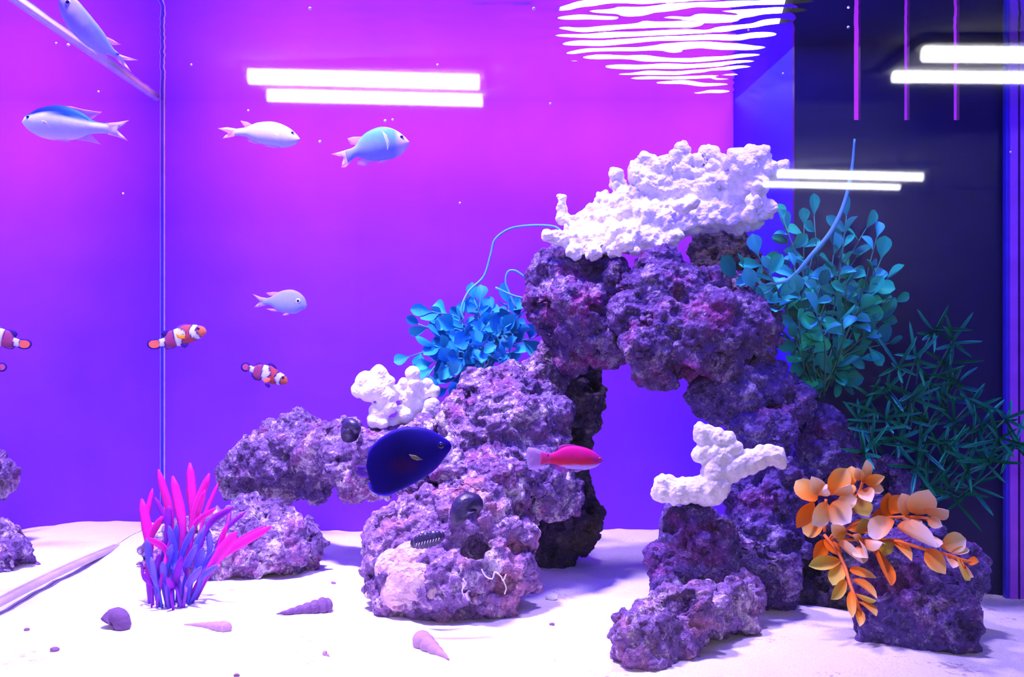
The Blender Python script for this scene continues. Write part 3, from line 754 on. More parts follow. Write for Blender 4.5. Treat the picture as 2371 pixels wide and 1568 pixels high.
fish('deep bodied blue damselfish facing right with a pale snout', 'fish', 'damselfish', .84, 480, 250, 4.742,
     [(2218, 372), (2190, 340), (2150, 300), (2080, 250), (2000, 217), (1900, 208), (1800, 240), (1720, 290), (1670, 345), (1630, 410), (1570, 448), (1510, 468)],
     [(2205, 420), (2150, 495), (2080, 540), (2000, 568), (1900, 582), (1800, 578), (1720, 556), (1650, 540), (1600, 560), (1545, 600)],
     [('tail_fin', [(1560, 450), (1480, 475), (1360, 508), (1430, 520), (1530, 495), (1520, 560), (1470, 655), (1520, 650), (1610, 560)], ((0.75, 0.55, 0.95), (0.95, 0.5, 0.92)), 0, 'fin', 0),
      ('dorsal_fin', [(1700, 315), (1600, 318), (1540, 335), (1570, 400), (1640, 405)], FINP, 0, 'fin', 0),
      ('anal_fin', [(1720, 548), (1660, 565), (1645, 620), (1720, 637), (1850, 585)], FINP, 0, 'fin', 0),
      ('pelvic_fin', [(2020, 560), (1960, 590), (1865, 615), (1890, 575)], FINP, -3, 'fin', 0),
      ('pectoral_fin', [(1945, 290), (1990, 330), (2025, 410), (2000, 500), (1990, 420)], ((0.65, 0.72, 0.98), (0.65, 0.72, 0.98)), -38, 'fin', 0)],
     (2138, 325, 24, 17), lambda x, y, u, c: lerp(lerp((0.12, 0.42, 0.98), (0.32, 0.38, 0.95), (y - 300) / 200), (0.90, 0.72, 0.95), max((x - 2060) / 90, (c - 0.90) / 0.12 if x > 1950 else 0)), 0.42, group=GF)
fish('small grey blue damselfish facing right with a white ringed eye, in mid tank', 'fish', 'damselfish', 1.0, 300, 640, 5.389,
     [(2215, 360), (2190, 275), (2120, 203), (2020, 166), (1920, 176), (1850, 202), (1790, 242), (1740, 265), (1660, 280)],
     [(2200, 395), (2150, 422), (2080, 462), (1980, 465), (1880, 445), (1820, 410), (1760, 366), (1660, 348)],
     [('tail_fin', [(1710, 270), (1640, 258), (1535, 220), (1590, 262), (1665, 312), (1640, 350), (1550, 390), (1600, 385), (1710, 358)], ((0.65, 0.55, 0.95), (0.85, 0.5, 0.95)), 0, 'fin', 0),
      ('dorsal_fin', [(1870, 195), (1790, 195), (1700, 205), (1740, 240), (1800, 245)], FINP, 0, 'fin', 0),
      ('anal_fin', [(1830, 405), (1700, 403), (1770, 432), (1870, 444)], FINP, 0, 'fin', 0),
      ('pelvic_fin', [(1990, 458), (1990, 478), (1940, 492), (1908, 484), (1950, 458)], FINP, -3, 'fin', 0)],
     (2113, 308, 30, 18), lambda x, y, u, c: lerp((0.42, 0.50, 0.94), (0.62, 0.48, 0.92), (abs(c) - 0.75) / 0.25), 0.40, group=GF, eye_ring=(0.85, 0.9, 1.0))
fish('long bluish damselfish rising steeply at the top left beside the pink water line', 'fish', 'damselfish', .755, 0, 0, 3.136,
     [(425, -40), (500, -35), (560, 0), (610, 55), (680, 140), (750, 230), (800, 310), (830, 358), (870, 390)],
     [(424, 20), (445, 110), (490, 195), (560, 275), (640, 342), (700, 372), (770, 392), (838, 420)],
     [('tail_fin', [(825, 365), (880, 400), (1005, 437), (920, 430), (882, 424), (905, 470), (955, 525), (890, 475), (828, 415)], ((0.6, 0.45, 0.95), (0.8, 0.45, 0.95)), 0, 'fin', 0),
      ('dorsal_fin', [(770, 265), (820, 290), (880, 325), (815, 325)], FINP, 0, 'fin', 0),
      ('anal_fin', [(670, 355), (720, 410), (790, 447), (770, 385)], FINP, 0, 'fin', 0)],
     (505, 25, 20, 14), lambda x, y, u, c: lerp((0.66, 0.58, 0.96), (0.16, 0.22, 0.95), (c + 0.25) * 1.2 * (0.4 + u)), 0.42, group=GF)

def in_poly(x, y, poly):
    ins = False; dm = 1e9; n = len(poly)
    for i in range(n):
        x1, y1 = poly[i]; x2, y2 = poly[(i + 1) % n]
        if (y1 > y) != (y2 > y) and x < (x2 - x1) * (y - y1) / (y2 - y1) + x1: ins = not ins
        dx, dy = x2 - x1, y2 - y1; t = max(0, min(1, ((x - x1) * dx + (y - y1) * dy) / (dx * dx + dy * dy)))
        dm = min(dm, math.hypot(x - x1 - t * dx, y - y1 - t * dy))
    return ins, dm
ORA, BLK, WHT = (0.62, 0.10, 0.10), (0.04, 0.012, 0.22), (0.86, 0.93, 0.99)
def clown_cols(polys, hx):
    def fn(x, y, u, c):
        base = lerp(lerp(ORA, (0.45, 0.08, 0.20), (u - .35) * 3), (0.85, 0.24, 0.10), (x - hx) / 60)
        if abs(c) > 0.93: base = lerp(base, (0.25, 0.05, 0.3), 0.6)
        for pl in polys:
            i, dm = in_poly(x, y, pl)
            if i: return WHT
            if dm < 14: return BLK
        return base
    return fn
GC = 'orange and white clownfish'
fish('orange clownfish with white bands in front of the back corner seam', 'fish', 'clownfish', .93, 300, 640, 5.389,
     [(962, 690), (940, 642), (880, 614), (800, 603), (700, 606), (620, 636), (540, 668), (480, 690), (445, 755), (400, 778), (370, 782)],
     [(945, 722), (880, 775), (780, 825), (700, 850), (620, 868), (540, 884), (470, 880), (430, 868), (370, 888)],
     [('tail_fin', [(400, 778), (330, 778), (260, 785), (222, 815), (214, 850), (235, 890), (280, 912), (330, 912), (375, 898), (400, 880)], ((0.70, 0.14, 0.10), BLK), 0, 'fin_solid', 0.74),
      ('dorsal_fin', [(548, 672), (480, 665), (420, 682), (392, 722), (425, 772), (460, 730), (520, 700)], (BLK, BLK), 0, 'fin_solid', 0),
      ('dorsal_fin', [(560, 655), (620, 612), (690, 595), (760, 600), (700, 625), (620, 650)], ((0.20, 0.06, 0.4), (0.12, 0.05, 0.5)), 0, 'fin_solid', 0),
      ('pelvic_fin', [(635, 840), (665, 882), (700, 895), (735, 865), (745, 835), (690, 840)], (BLK, BLK), -4, 'fin_solid', 0),
      ('anal_fin', [(615, 862), (540, 902), (470, 915), (430, 890), (430, 855), (520, 872)], ((0.2, 0.04, 0.25), BLK), 0, 'fin_solid', 0),
      ('pectoral_fin', [(632, 722), (690, 735), (758, 732), (745, 755), (758, 782), (690, 785), (655, 765)], ((0.95, 0.36, 0.03), (0.90, 0.30, 0.04)), -34, 'fin_solid', 0)],
     (868, 652, 20, 15), clown_cols([[(795, 595), (852, 612), (825, 680), (888, 768), (860, 785), (790, 752), (758, 690)], [(555, 640), (625, 655), (705, 690), (710, 735), (640, 725), (665, 800), (640, 880), (612, 880), (575, 740), (540, 655)], [(375, 770), (432, 765), (448, 880), (370, 900)]], 850), 0.45, group=GC, eye_ring=(0.3, 0.08, 0.15))
fish('orange clownfish with white bands swimming lower in open water, nose down', 'fish', 'clownfish', 1.01, 300, 640, 5.389,
     [(1975, 1310), (1965, 1262), (1930, 1226), (1880, 1196), (1830, 1158), (1770, 1115), (1720, 1112), (1670, 1100), (1620, 1092), (1580, 1108), (1555, 1130), (1500, 1108), (1470, 1105)],
     [(1962, 1340), (1880, 1356), (1800, 1350), (1720, 1326), (1650, 1296), (1590, 1290), (1545, 1250), (1530, 1205), (1495, 1190), (1465, 1180)],
     [('tail_fin', [(1450 + 64 * math.cos(a), 1132 + 60 * math.sin(a)) for a in np.linspace(0, 2 * math.pi, 15)[:-1]], ((0.45, 0.08, 0.25), BLK), 0, 'fin_solid', 0.66),
      ('dorsal_fin', [(1560, 1140), (1575, 1092), (1620, 1076), (1665, 1092), (1680, 1120), (1620, 1110)], (BLK, BLK), 0, 'fin_solid', 0),
      ('dorsal_fin', [(1720, 1130), (1725, 1090), (1765, 1078), (1810, 1105), (1838, 1155), (1780, 1140)], (BLK, BLK), 0, 'fin_solid', 0),
      ('anal_fin', [(1520, 1200), (1525, 1250), (1560, 1290), (1610, 1303), (1650, 1295), (1580, 1270), (1545, 1220)], (BLK, BLK), 0, 'fin_solid', 0),
      ('pelvic_fin', [(1690, 1335), (1700, 1365), (1740, 1392), (1765, 1370), (1745, 1335)], (BLK, BLK), -4, 'fin_solid', 0),
      ('pectoral_fin', [(1695, 1300), (1740, 1258), (1792, 1272), (1780, 1315), (1720, 1330)], ((0.85, 0.22, 0.12), (0.75, 0.16, 0.14)), -24, 'fin_solid', 0)],
     (1920, 1262, 20, 15), clown_cols([[(1905, 1190), (1945, 1230), (1888, 1265), (1870, 1310), (1880, 1362), (1840, 1350), (1823, 1270), (1850, 1210)], [(1680, 1095), (1728, 1100), (1765, 1225), (1700, 1265), (1680, 1310), (1645, 1310), (1665, 1180)], [(1500, 1090), (1555, 1130), (1532, 1200), (1490, 1200), (1510, 1150)]], 1880), 0.45, group=GC, eye_ring=(0.3, 0.08, 0.15))
def dark_cols(x, y, u, c):
    base = lerp((0.035, 0.012, 0.50), (0.014, 0.006, 0.24), abs(x - 430) / -250 + 1.0)
    base = lerp((0.03, 0.01, 0.50), (0.012, 0.005, 0.22), 1 - abs((x - 480) / 420))
    i = max(0, 1 - ((x - 510) / 170) ** 2 - ((y - 475) / 85) ** 2)
    stripe = 0.5 + 0.5 * math.sin(x * 0.16)
    base = lerp(base, (0.11, 0.012, 0.14), i * (0.4 + 0.6 * stripe))
    base = lerp(base, (0.05, 0.02, 0.62), (abs(c) - 0.9) / 0.1)
    return tuple(x * .55 for x in base)
fish('dark blue oval angelfish facing right in front of the left pillar', 'fish', 'angelfish', .700, 800, 950, 3.763,
     [(925, 312), (910, 278), (850, 235), (760, 180), (650, 150), (520, 150), (400, 190), (300, 252), (225, 330), (192, 410), (186, 480)],
     [(915, 345), (860, 422), (780, 520), (650, 610), (560, 660), (450, 708), (370, 735), (290, 732), (230, 700), (198, 620), (188, 545)],
     [('tail_fin', [(205, 470), (150, 488), (85, 478), (100, 520), (90, 560), (130, 585), (205, 590)], ((0.08, 0.02, 0.55), (0.20, 0.03, 0.45)), 0, 'fin', 0),
      ('dorsal_fin', [(640, 155), (520, 142), (400, 180), (295, 245), (215, 325), (180, 420), (215, 400), (300, 300), (420, 215)], ((0.03, 0.012, 0.4), (0.05, 0.02, 0.7)), 0, 'fin_solid', 0),
      ('anal_fin', [(560, 655), (450, 712), (370, 748), (285, 742), (222, 705), (190, 620), (215, 640), (300, 690), (420, 690)], ((0.03, 0.012, 0.4), (0.05, 0.02, 0.7)), 0, 'fin_solid', 0),
      ('pectoral_fin', [(580, 358), (640, 368), (702, 405), (650, 412), (610, 396)], ((0.22, 0.20, 0.10), (0.16, 0.12, 0.16)), -72, 'fin_solid', 0)],
     (835, 302, 30, 24), dark_cols, 0.26, eye_ring=(0.02, 0.008, 0.2))
def red_cols(x, y, u, c):
    line = np.interp(x, [1700, 1850, 2000, 2100, 2180, 2240], [500, 478, 472, 475, 470, 455])
    b = lerp((0.85, 0.010, 0.24), (0.92, 0.03, 0.10), (y - 380) / 60)
    b = lerp(b, (0.60, 0.02, 0.35), (x - 2120) / 100)
    if x < 1790: b = lerp(b, (0.75, 0.08, 0.35), 0.5)
    if (x - 1768) ** 2 + (y - 392) ** 2 < 130: b = (0.2, 0.0, 0.15)
    return lerp(b, (0.62, 0.40, 0.92), (y - line) / 14 + 0.3)
fish('slender crimson fish with a pale belly facing right before the arch opening', 'fish', 'wrasse', .740, 800, 950, 3.763,
     [(2242, 432), (2215, 400), (2150, 350), (2050, 316), (1950, 311), (1890, 327), (1840, 355), (1790, 375), (1700, 362)],
     [(2232, 452), (2180, 496), (2080, 522), (1980, 515), (1880, 490), (1800, 466), (1700, 475)],
     [('tail_fin', [(1745, 366), (1650, 330), (1590, 322), (1575, 370), (1582, 420), (1578, 470), (1600, 520), (1680, 512), (1745, 470)], ((0.55, 0.25, 0.75), (0.50, 0.35, 0.85)), 0, 'fin', 0),
      ('dorsal_fin', [(2080, 322), (1980, 300), (1900, 300), (1858, 312), (1850, 345), (1900, 330), (1990, 318)], ((0.75, 0.03, 0.35), (0.5, 0.05, 0.6)), 0, 'fin', 0),
      ('anal_fin', [(1800, 462), (1830, 525), (1900, 548), (1965, 525), (1880, 485)], ((0.5, 0.05, 0.6), (0.35, 0.05, 0.7)), 0, 'fin', 0),
      ('pelvic_fin', [(2080, 515), (2020, 540), (1970, 535), (2010, 510)], ((0.6, 0.3, 0.85), (0.5, 0.2, 0.8)), -4, 'fin', 0)],
     (2215, 425, 13, 9), red_cols, 0.5, eye_ring=(0.7, 0.02, 0.2), pupil='pupil_red')

# ------------------------------------------------------------------ plants
def leaf_mesh(name, c0, c1, c2, shape='round', cup=0.12, bend=0.0, thick=0.03, notch=False):
    """unit leaf along +X, width 1 across Y; colours base -> middle -> tip"""
    n = 9
    ts = np.linspace(0, 1, n)
    if shape == 'round': w_ = np.interp(ts, [0, .15, .35, .6, .8, .93, 1], [.05, .12, .34, .5, .46, .28, .04])
    elif shape == 'oval': w_ = np.interp(ts, [0, .12, .35, .6, .8, .93, 1], [.08, .26, .46, .5, .42, .24, .03])
    elif shape == 'point': w_ = np.interp(ts, [0, .2, .45, .7, .9, 1], [.08, .34, .5, .40, .18, .02])
    else: w_ = np.interp(ts, [0, .1, .5, .85, 1], [.22, .38, .5, .36, .04])
    V, C = [], []
    for sgn in (1, -1):
        for i, t in enumerate(ts):
            c = lerp(c0, c1, t * 2) if t < .5 else lerp(c1, c2, t * 2 - 1)
            tk = thick * (1 - 0.6 * t)
            for k in (-1, -.5, 0, .5, 1):
                y = w_[i] * k
                tt = t - (0.10 * (1 - abs(k) * 2) if notch and t > .9 and abs(k) < .5 else 0)
                V.append((tt, y, cup * (k * k) * w_[i] * 2 + bend * t * t + sgn * tk * (1 - abs(k)) * .5)); C.append(c)
    Fc = []; h = n * 5
    for i in range(n - 1):
        for k in range(4):
            q = (i * 5 + k, (i + 1) * 5 + k, (i + 1) * 5 + k + 1, i * 5 + k + 1)
            Fc.append(q); Fc.append(tuple(x + h for x in q[::-1]))
    return mesh_data(name, V, Fc, True, C)

def place_leaf(root, me, a, b, width, normal, mat_, name='leaf'):
    a = np.asarray(a); b = np.asarray(b); X = b - a; L = np.linalg.norm(X); X = X / L
    Z = np.asarray(normal, float); Z = Z - (Z @ X) * X; Z /= np.linalg.norm(Z) + 1e-9
    Y = np.cross(Z, X)
    o_ = link(name, me, mat_, root)
    p = a - np.array(root.location)
    o_.matrix_basis = Matrix(((X[0] * L, Y[0] * width, Z[0] * L, p[0]), (X[1] * L, Y[1] * width, Z[1] * L, p[1]), (X[2] * L, Y[2] * width, Z[2] * L, p[2]), (0, 0, 0, 1)))
    return o_
rng = random.Random(11)
def rn(s=1.0): return rng.gauss(0, 1) * s

# magenta plastic grass
r = empty('plastic_grass', on_sand(405, 1393))
tag(r, 'clump of magenta and blue plastic grass on the left sand', 'plant')
def blade(root, pts, wid, c_lo, c_mid, c_hi, profile):
    path = smooth_path(pts, 5); n = len(path); t = np.linspace(0, 1, n)
    w_ = np.interp(t, *profile) * wid
    V, C = [], []
    tan = np.gradient(path, axis=0)
    for i in range(n):
        tv = tan[i] / np.linalg.norm(tan[i]); u = np.cross(tv, np.array([0.15, -1.0, 0.0])); u /= np.linalg.norm(u); nn = np.cross(u, tv)
        c = lerp(c_lo, c_mid, t[i] * 2) if t[i] < .5 else lerp(c_mid, c_hi, t[i] * 2 - 1)
        for a_ in range(6):
            an = a_ * math.pi / 3
            V.append(path[i] + u * w_[i] * math.cos(an) + nn * w_[i] * 0.34 * math.sin(an)); C.append(c)
    Fc = [(i * 6 + a_, i * 6 + (a_ + 1) % 6, (i + 1) * 6 + (a_ + 1) % 6, (i + 1) * 6 + a_) for i in range(n - 1) for a_ in range(6)]
    Fc.append(tuple(range(6))[::-1]); Fc.append(tuple((n - 1) * 6 + a_ for a_ in range(6)))
    link('blade', mesh_data('blade', np.array(V) - np.array(root.location), Fc, True, C), M['blade'], root)
def zp(x, y, d): return P(x / 2.76, 1000 + y / 2.76, d)
PADDLE = ([0, .1, .35, .55, .8, .95, 1], [.35, .40, .42, .6, 1.0, .75, .2])
TAPER = ([0, .2, .6, .9, 1], [.6, .8, .8, .4, .12])
MAG, PUR, BLU = (0.80, 0.012, 0.42), (0.24, 0.012, 0.45), (0.03, 0.09, 0.55)
#      base x, base y, mid x, mid y, tip x, tip y, half width (zoom px), depth, hue
BL = [(960, 1040, 955, 720, 905, 428, 30, .80, 0), (1000, 1040, 940, 560, 975, 362, 15, .81, 0), (1080, 1050, 1090, 560, 1012, 240, 24, .80, 0), (1100, 1050, 1080, 620, 990, 418, 18, .82, 1),
      (1130, 1060, 1165, 600, 1103, 282, 30, .795, 0), (1150, 1060, 1230, 500, 1213, 198, 27, .81, 0), (1140, 1050, 1240, 560, 1198, 345, 22, .82, 0), (1180, 1050, 1240, 540, 1338, 266, 25, .80, 0),
      (1200, 1040, 1300, 560, 1395, 325, 12, .82, 0), (1190, 1050, 1250, 560, 1310, 372, 20, .79, 0), (1000, 1040, 1070, 640, 1080, 470, 20, .79, 1), (980, 1040, 960, 680, 1040, 540, 22, .79, 0),
      (1140, 1040, 1240, 600, 1382, 486, 16, .79, 0), (1200, 1040, 1330, 600, 1490, 480, 22, .81, 1), (1230, 1020, 1430, 640, 1570, 510, 14, .82, 1), (1240, 1010, 1450, 770, 1732, 606, 26, .80, 0),
      (1250, 1010, 1480, 720, 1690, 600, 10, .82, 0), (1210, 1040, 1390, 800, 1512, 640, 34, .785, 0), (1200, 1040, 1390, 760, 1450, 590, 16, .80, 0), (1210, 1040, 1440, 640, 1472, 475, 14, .83, 1),
      (1110, 1060, 1110, 800, 1130, 590, 24, .785, 2), (1150, 1070, 1160, 800, 1240, 600, 20, .785, 2), (1060, 1050, 1120, 800, 1080, 600, 22, .78, 2), (1170, 1070, 1200, 860, 1310, 600, 20, .79, 2),
      (1020, 1050, 960, 860, 940, 680, 22, .78, 2), (1000, 1050, 1060, 760, 945, 680, 20, .775, 0), (1090, 1070, 1060, 880, 1100, 720, 24, .775, 2), (1140, 1080, 1180, 880, 1260, 720, 22, .775, 2),
      (1200, 1060, 1260, 860, 1300, 740, 22, .78, 2), (1220, 1040, 1320, 860, 1400, 740, 22, .785, 2), (1050, 1060, 920, 940, 905, 830, 10, .785, 1), (1070, 1060, 1000, 900, 1020, 780, 20, .78, 1),
      (1240, 1000, 1340, 760, 1330, 620, 18, .81, 2), (1160, 1080, 1120, 960, 1160, 800, 22, .77, 1), (1110, 1075, 1100, 1000, 1070, 930, 20, .765, 1), (1170, 1080, 1200, 980, 1290, 860, 22, .77, 2),
      (970, 1050, 960, 960, 905, 900, 14, .78, 1), (1040, 1065, 990, 950, 965, 800, 18, .775, 2), (1200, 1070, 1290, 930, 1390, 850, 18, .78, 2), (1080, 1075, 1050, 940, 1040, 830, 22, .772, 2)]
for bx, by, mx_, my, tx, ty, hw, d, hue in BL:
    dd = .792 + (d - .79) * 0.7
    hi = (MAG, PUR, (0.14, 0.10, 0.80))[hue]
    lo = lerp(BLU, PUR, rng.random()); md = lerp(lo, hi, 0.55 if hue else 0.75)
    b_ = zp(bx, by, dd); b_[2] = min(b_[2], sz(b_[0], dd) - 0.002)
    blade(r, [b_, zp((bx + mx_) / 2 + rn(8), (by + my) / 2, dd - .004), zp(mx_, my, dd + rn(.004)), zp(tx, ty, d)], hw * 1.15 / 2.76 / F * d, lo, md, hi, PADDLE)

# round leaved plants
def sprig(root, path, leaves, mats, stem_r, wid, ln, stem_mat, start=0.35, tilt=0.5, dmul=1.0, aim=None):
    path = smooth_path(path, 4); n = len(path)
    v, f = tube_vf(path, np.linspace(stem_r, stem_r * 0.5, n), 5)
    link('stem', mesh_data('stem', v - np.array(root.location), f), stem_mat, root)
    for i in range(leaves):
        t = start + (1 - start) * (i / max(1, leaves - 1))
        j = min(n - 2, int(t * (n - 1))); p = path[j] + (path[j + 1] - path[j]) * (t * (n - 1) - j)
        dr = path[min(n - 1, j + 1)] - path[j]; dr /= np.linalg.norm(dr) + 1e-9
        if i == leaves - 1: X = dr + np.array([rn(.15), rn(.15), rn(.15)])
        else:
            sd = np.cross(dr, np.array([rn(.3), -1.0, rn(.3)])); sd /= np.linalg.norm(sd)
            X = dr * 0.55 + sd * (1 if i % 2 else -1) * 0.9 + np.array([0, rn(.5), rn(.2)])
        X /= np.linalg.norm(X)
        l_ = ln * (0.75 + 0.5 * rng.random())
        nr = np.array([rn(.45), -0.8 + rn(.4), 0.55 + rn(.4)])
        place_leaf(root, rng.choice(mats), p, p + X * l_, wid * (0.75 + 0.5 * rng.random()) * (l_ / ln), nr, M['leaf_attr'])

TB = [leaf_mesh('leaf_blue', (0.01, 0.20, 0.60), (0.015, 0.29, 0.72), (0.04, 0.38, 0.80), 'round', .15, .1),
      leaf_mesh('leaf_teal', (0.01, 0.26, 0.50), (0.02, 0.36, 0.62), (0.05, 0.46, 0.72), 'round', .2, -.15),
      leaf_mesh('leaf_deep', (0.005, 0.16, 0.42), (0.01, 0.24, 0.52), (0.02, 0.32, 0.62), 'oval', .1, .2)]
dB = .955
r = empty('round_leaved_plant', P(1120, 900, dB))
tag(r, 'bushy blue round leaved plastic plant left of the arch', 'plant')
tips = [(968, 750, 0), (1000, 722, -.01), (1022, 738, 0), (1098, 694, 0), (1112, 700, .01), (1178, 700, .01), (948, 826, 0), (985, 878, -.02), (1035, 900, -.02), (1005, 800, -.03), (1050, 760, -.03), (1085, 770, -.04),
        (1130, 745, -.03), (1165, 760, -.03), (1200, 770, -.03), (1240, 780, -.02), (1060, 830, -.05), (1100, 850, -.05), (1150, 830, -.05), (1190, 815, -.04), (1030, 850, -.05), (1120, 800, -.05), (1075, 720, 0), (1140, 720, .01), (1215, 720, .01), (1000, 840, -.03), (1070, 890, -.05), (1020, 780, -.02), (1180, 860, -.03), (1090, 800, -.06)]
for x, y, dd in tips:
    b_ = P(1120 + rn(14), 890 + rn(8), dB); e_ = P(x, y, dB + dd)
    m_ = (b_ + e_) / 2 + np.array([rn(.006), rn(.006), .012 + rn(.005)])
    sprig(r, [b_, m_, e_], 6, TB, .0011, .0118, .0165, M['stem_teal'], .45)
tube('stem_wire', [P(1074, 740, .93), P(1068, 715, .93), P(1085, 675, .935), P(1120, 640, .94), P(1136, 590, .94), P(1146, 555, .94), P(1180, 530, .94), P(1230, 522, .93), P(1280, 524, .92), P(1300, 535, .91)], .0010, M['wire'], r)
tube('stem_wire', [P(1195, 715, .93), P(1182, 685, .93), P(1171, 655, .93), P(1176, 630, .93), P(1195, 628, .93), P(1225, 650, .93), P(1237, 662, .93), P(1236, 720, .94)], .0010, M['wire'], r)
tube('stem_wire', [P(1147, 666, .925), P(1190, 685, .925), P(1240, 696, .925)], .0010, M['wire'], r)

TG = [leaf_mesh('leaf_green', (0.01, 0.40, 0.28), (0.015, 0.58, 0.36), (0.02, 0.70, 0.42), 'round', .15, .1),
      leaf_mesh('leaf_aqua', (0.015, 0.40, 0.46), (0.03, 0.56, 0.60), (0.08, 0.66, 0.75), 'round', .2, -.15),
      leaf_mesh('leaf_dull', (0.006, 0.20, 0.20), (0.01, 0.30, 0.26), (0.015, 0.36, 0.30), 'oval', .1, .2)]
dG = .885
r = empty('round_leaved_plant', P(1890, 930, dG))
tag(r, 'bushy green round leaved plastic plant right of the arch before the dark box', 'plant')
tips = [(1815, 512, 0), (1822, 535, .005), (1885, 500, 0), (1862, 520, 0), (1960, 500, -.01), (2005, 530, 0), (1955, 545, -.01), (2030, 550, .01), (1700, 640, -.04), (1720, 615, -.05), (1755, 590, -.05), (1780, 625, -.05), (1745, 670, -.05), (1770, 700, -.05),
        (1840, 620, -.03), (1880, 600, -.02), (1930, 590, -.01), (1980, 600, 0), (2040, 600, 0), (2050, 650, .005), (2070, 700, .005), (2020, 660, 0), (1960, 660, -.02), (1900, 660, -.03), (1850, 680, -.04), (1810, 720, -.045),
        (1850, 745, -.05), (1890, 725, -.04), (1940, 720, -.03), (1990, 720, -.01), (2040, 740, 0), (2060, 795, 0), (2000, 780, 0), (1940, 790, -.01), (1880, 790, -.02), (1840, 780, -.04), (1990, 830, 0), (1930, 850, 0), (1870, 850, 0), (1860, 900, 0), (1950, 890, 0), (2010, 690, -.01)]
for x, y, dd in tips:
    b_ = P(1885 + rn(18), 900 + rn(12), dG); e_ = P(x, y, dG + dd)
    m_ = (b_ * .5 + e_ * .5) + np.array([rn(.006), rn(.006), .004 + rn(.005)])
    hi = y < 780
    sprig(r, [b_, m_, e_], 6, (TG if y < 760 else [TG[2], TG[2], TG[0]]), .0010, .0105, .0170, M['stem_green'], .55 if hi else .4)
tube('stem_wire', [P(1979, 322, .85), P(1972, 395, .85), P(1955, 470, .845), P(1925, 535, .84), P(1880, 590, .838), P(1830, 645, .84), P(1775, 660, .84)], [.0009, .0013, .0016, .0018, .0018, .0016, .0012], M['wire'], r)

# needle leaved plant
GRS = [leaf_mesh('needle_dark', (0.004, 0.16, 0.09), (0.008, 0.24, 0.13), (0.012, 0.32, 0.18), 'needle', .1, .12), leaf_mesh('needle_green', (0.006, 0.22, 0.14), (0.012, 0.32, 0.20), (0.02, 0.42, 0.28), 'needle', .1, -.2),
       leaf_mesh('needle_teal', (0.01, 0.24, 0.22), (0.02, 0.38, 0.34), (0.04, 0.50, 0.44), 'needle', .1, .3)]
dN = .885
r = empty('needle_leaved_plant', P(2080, 1180, dN))
tag(r, 'dark green needle leaved plastic plant at the right edge', 'plant')
whorls = [(2160, 770), (2205, 790), (2190, 840), (2120, 830), (2080, 850), (2150, 880), (2220, 890), (2060, 910), (2110, 920), (2010, 930), (2180, 930), (2250, 930), (1990, 970), (2050, 970), (2100, 970), (2150, 980), (2210, 980), (2270, 980), (2330, 970), (2020, 1010),
          (2080, 1020), (2130, 1030), (2190, 1030), (2250, 1030), (2310, 1020), (2350, 1030), (2060, 1070), (2120, 1080), (2180, 1080), (2240, 1080), (2290, 1070), (2000, 1050), (2150, 1130), (2200, 1140), (2250, 1130), (2120, 1130)]
for i, (x, y) in enumerate(whorls):
    dd = dN - .02 + rn(.012) + (0.0 if x < 2280 else -.03)
    c = P(x, y, dd)
    b_ = P(2080 + (x - 2080) * .45 + rn(10), min(1150, y + 120), dN)
    path = smooth_path([b_, (b_ + c) / 2 + np.array([rn(.004), 0, rn(.004)]), c], 3)
    v, f = tube_vf(path, .0007, 5)
    link('stem', mesh_data('stem', v - np.array(r.location), f), M['stem_green'], r)
    a0 = rng.random() * 6.28
    for q in range(7):
        a = a0 + q * 6.283 / 7 + rn(.25)
        X = np.array([math.cos(a), -.25 + rn(.4), math.sin(a) * .85 + .15]); X /= np.linalg.norm(X)
        l_ = (70 + rn(14)) / F * dd
        place_leaf(r, rng.choice(GRS), c + np.array([0, 0, rn(.002)]), c + X * l_, .0025 + abs(rn(.0005)), (rn(.4), -1, rn(.4)), M['leaf_attr'])

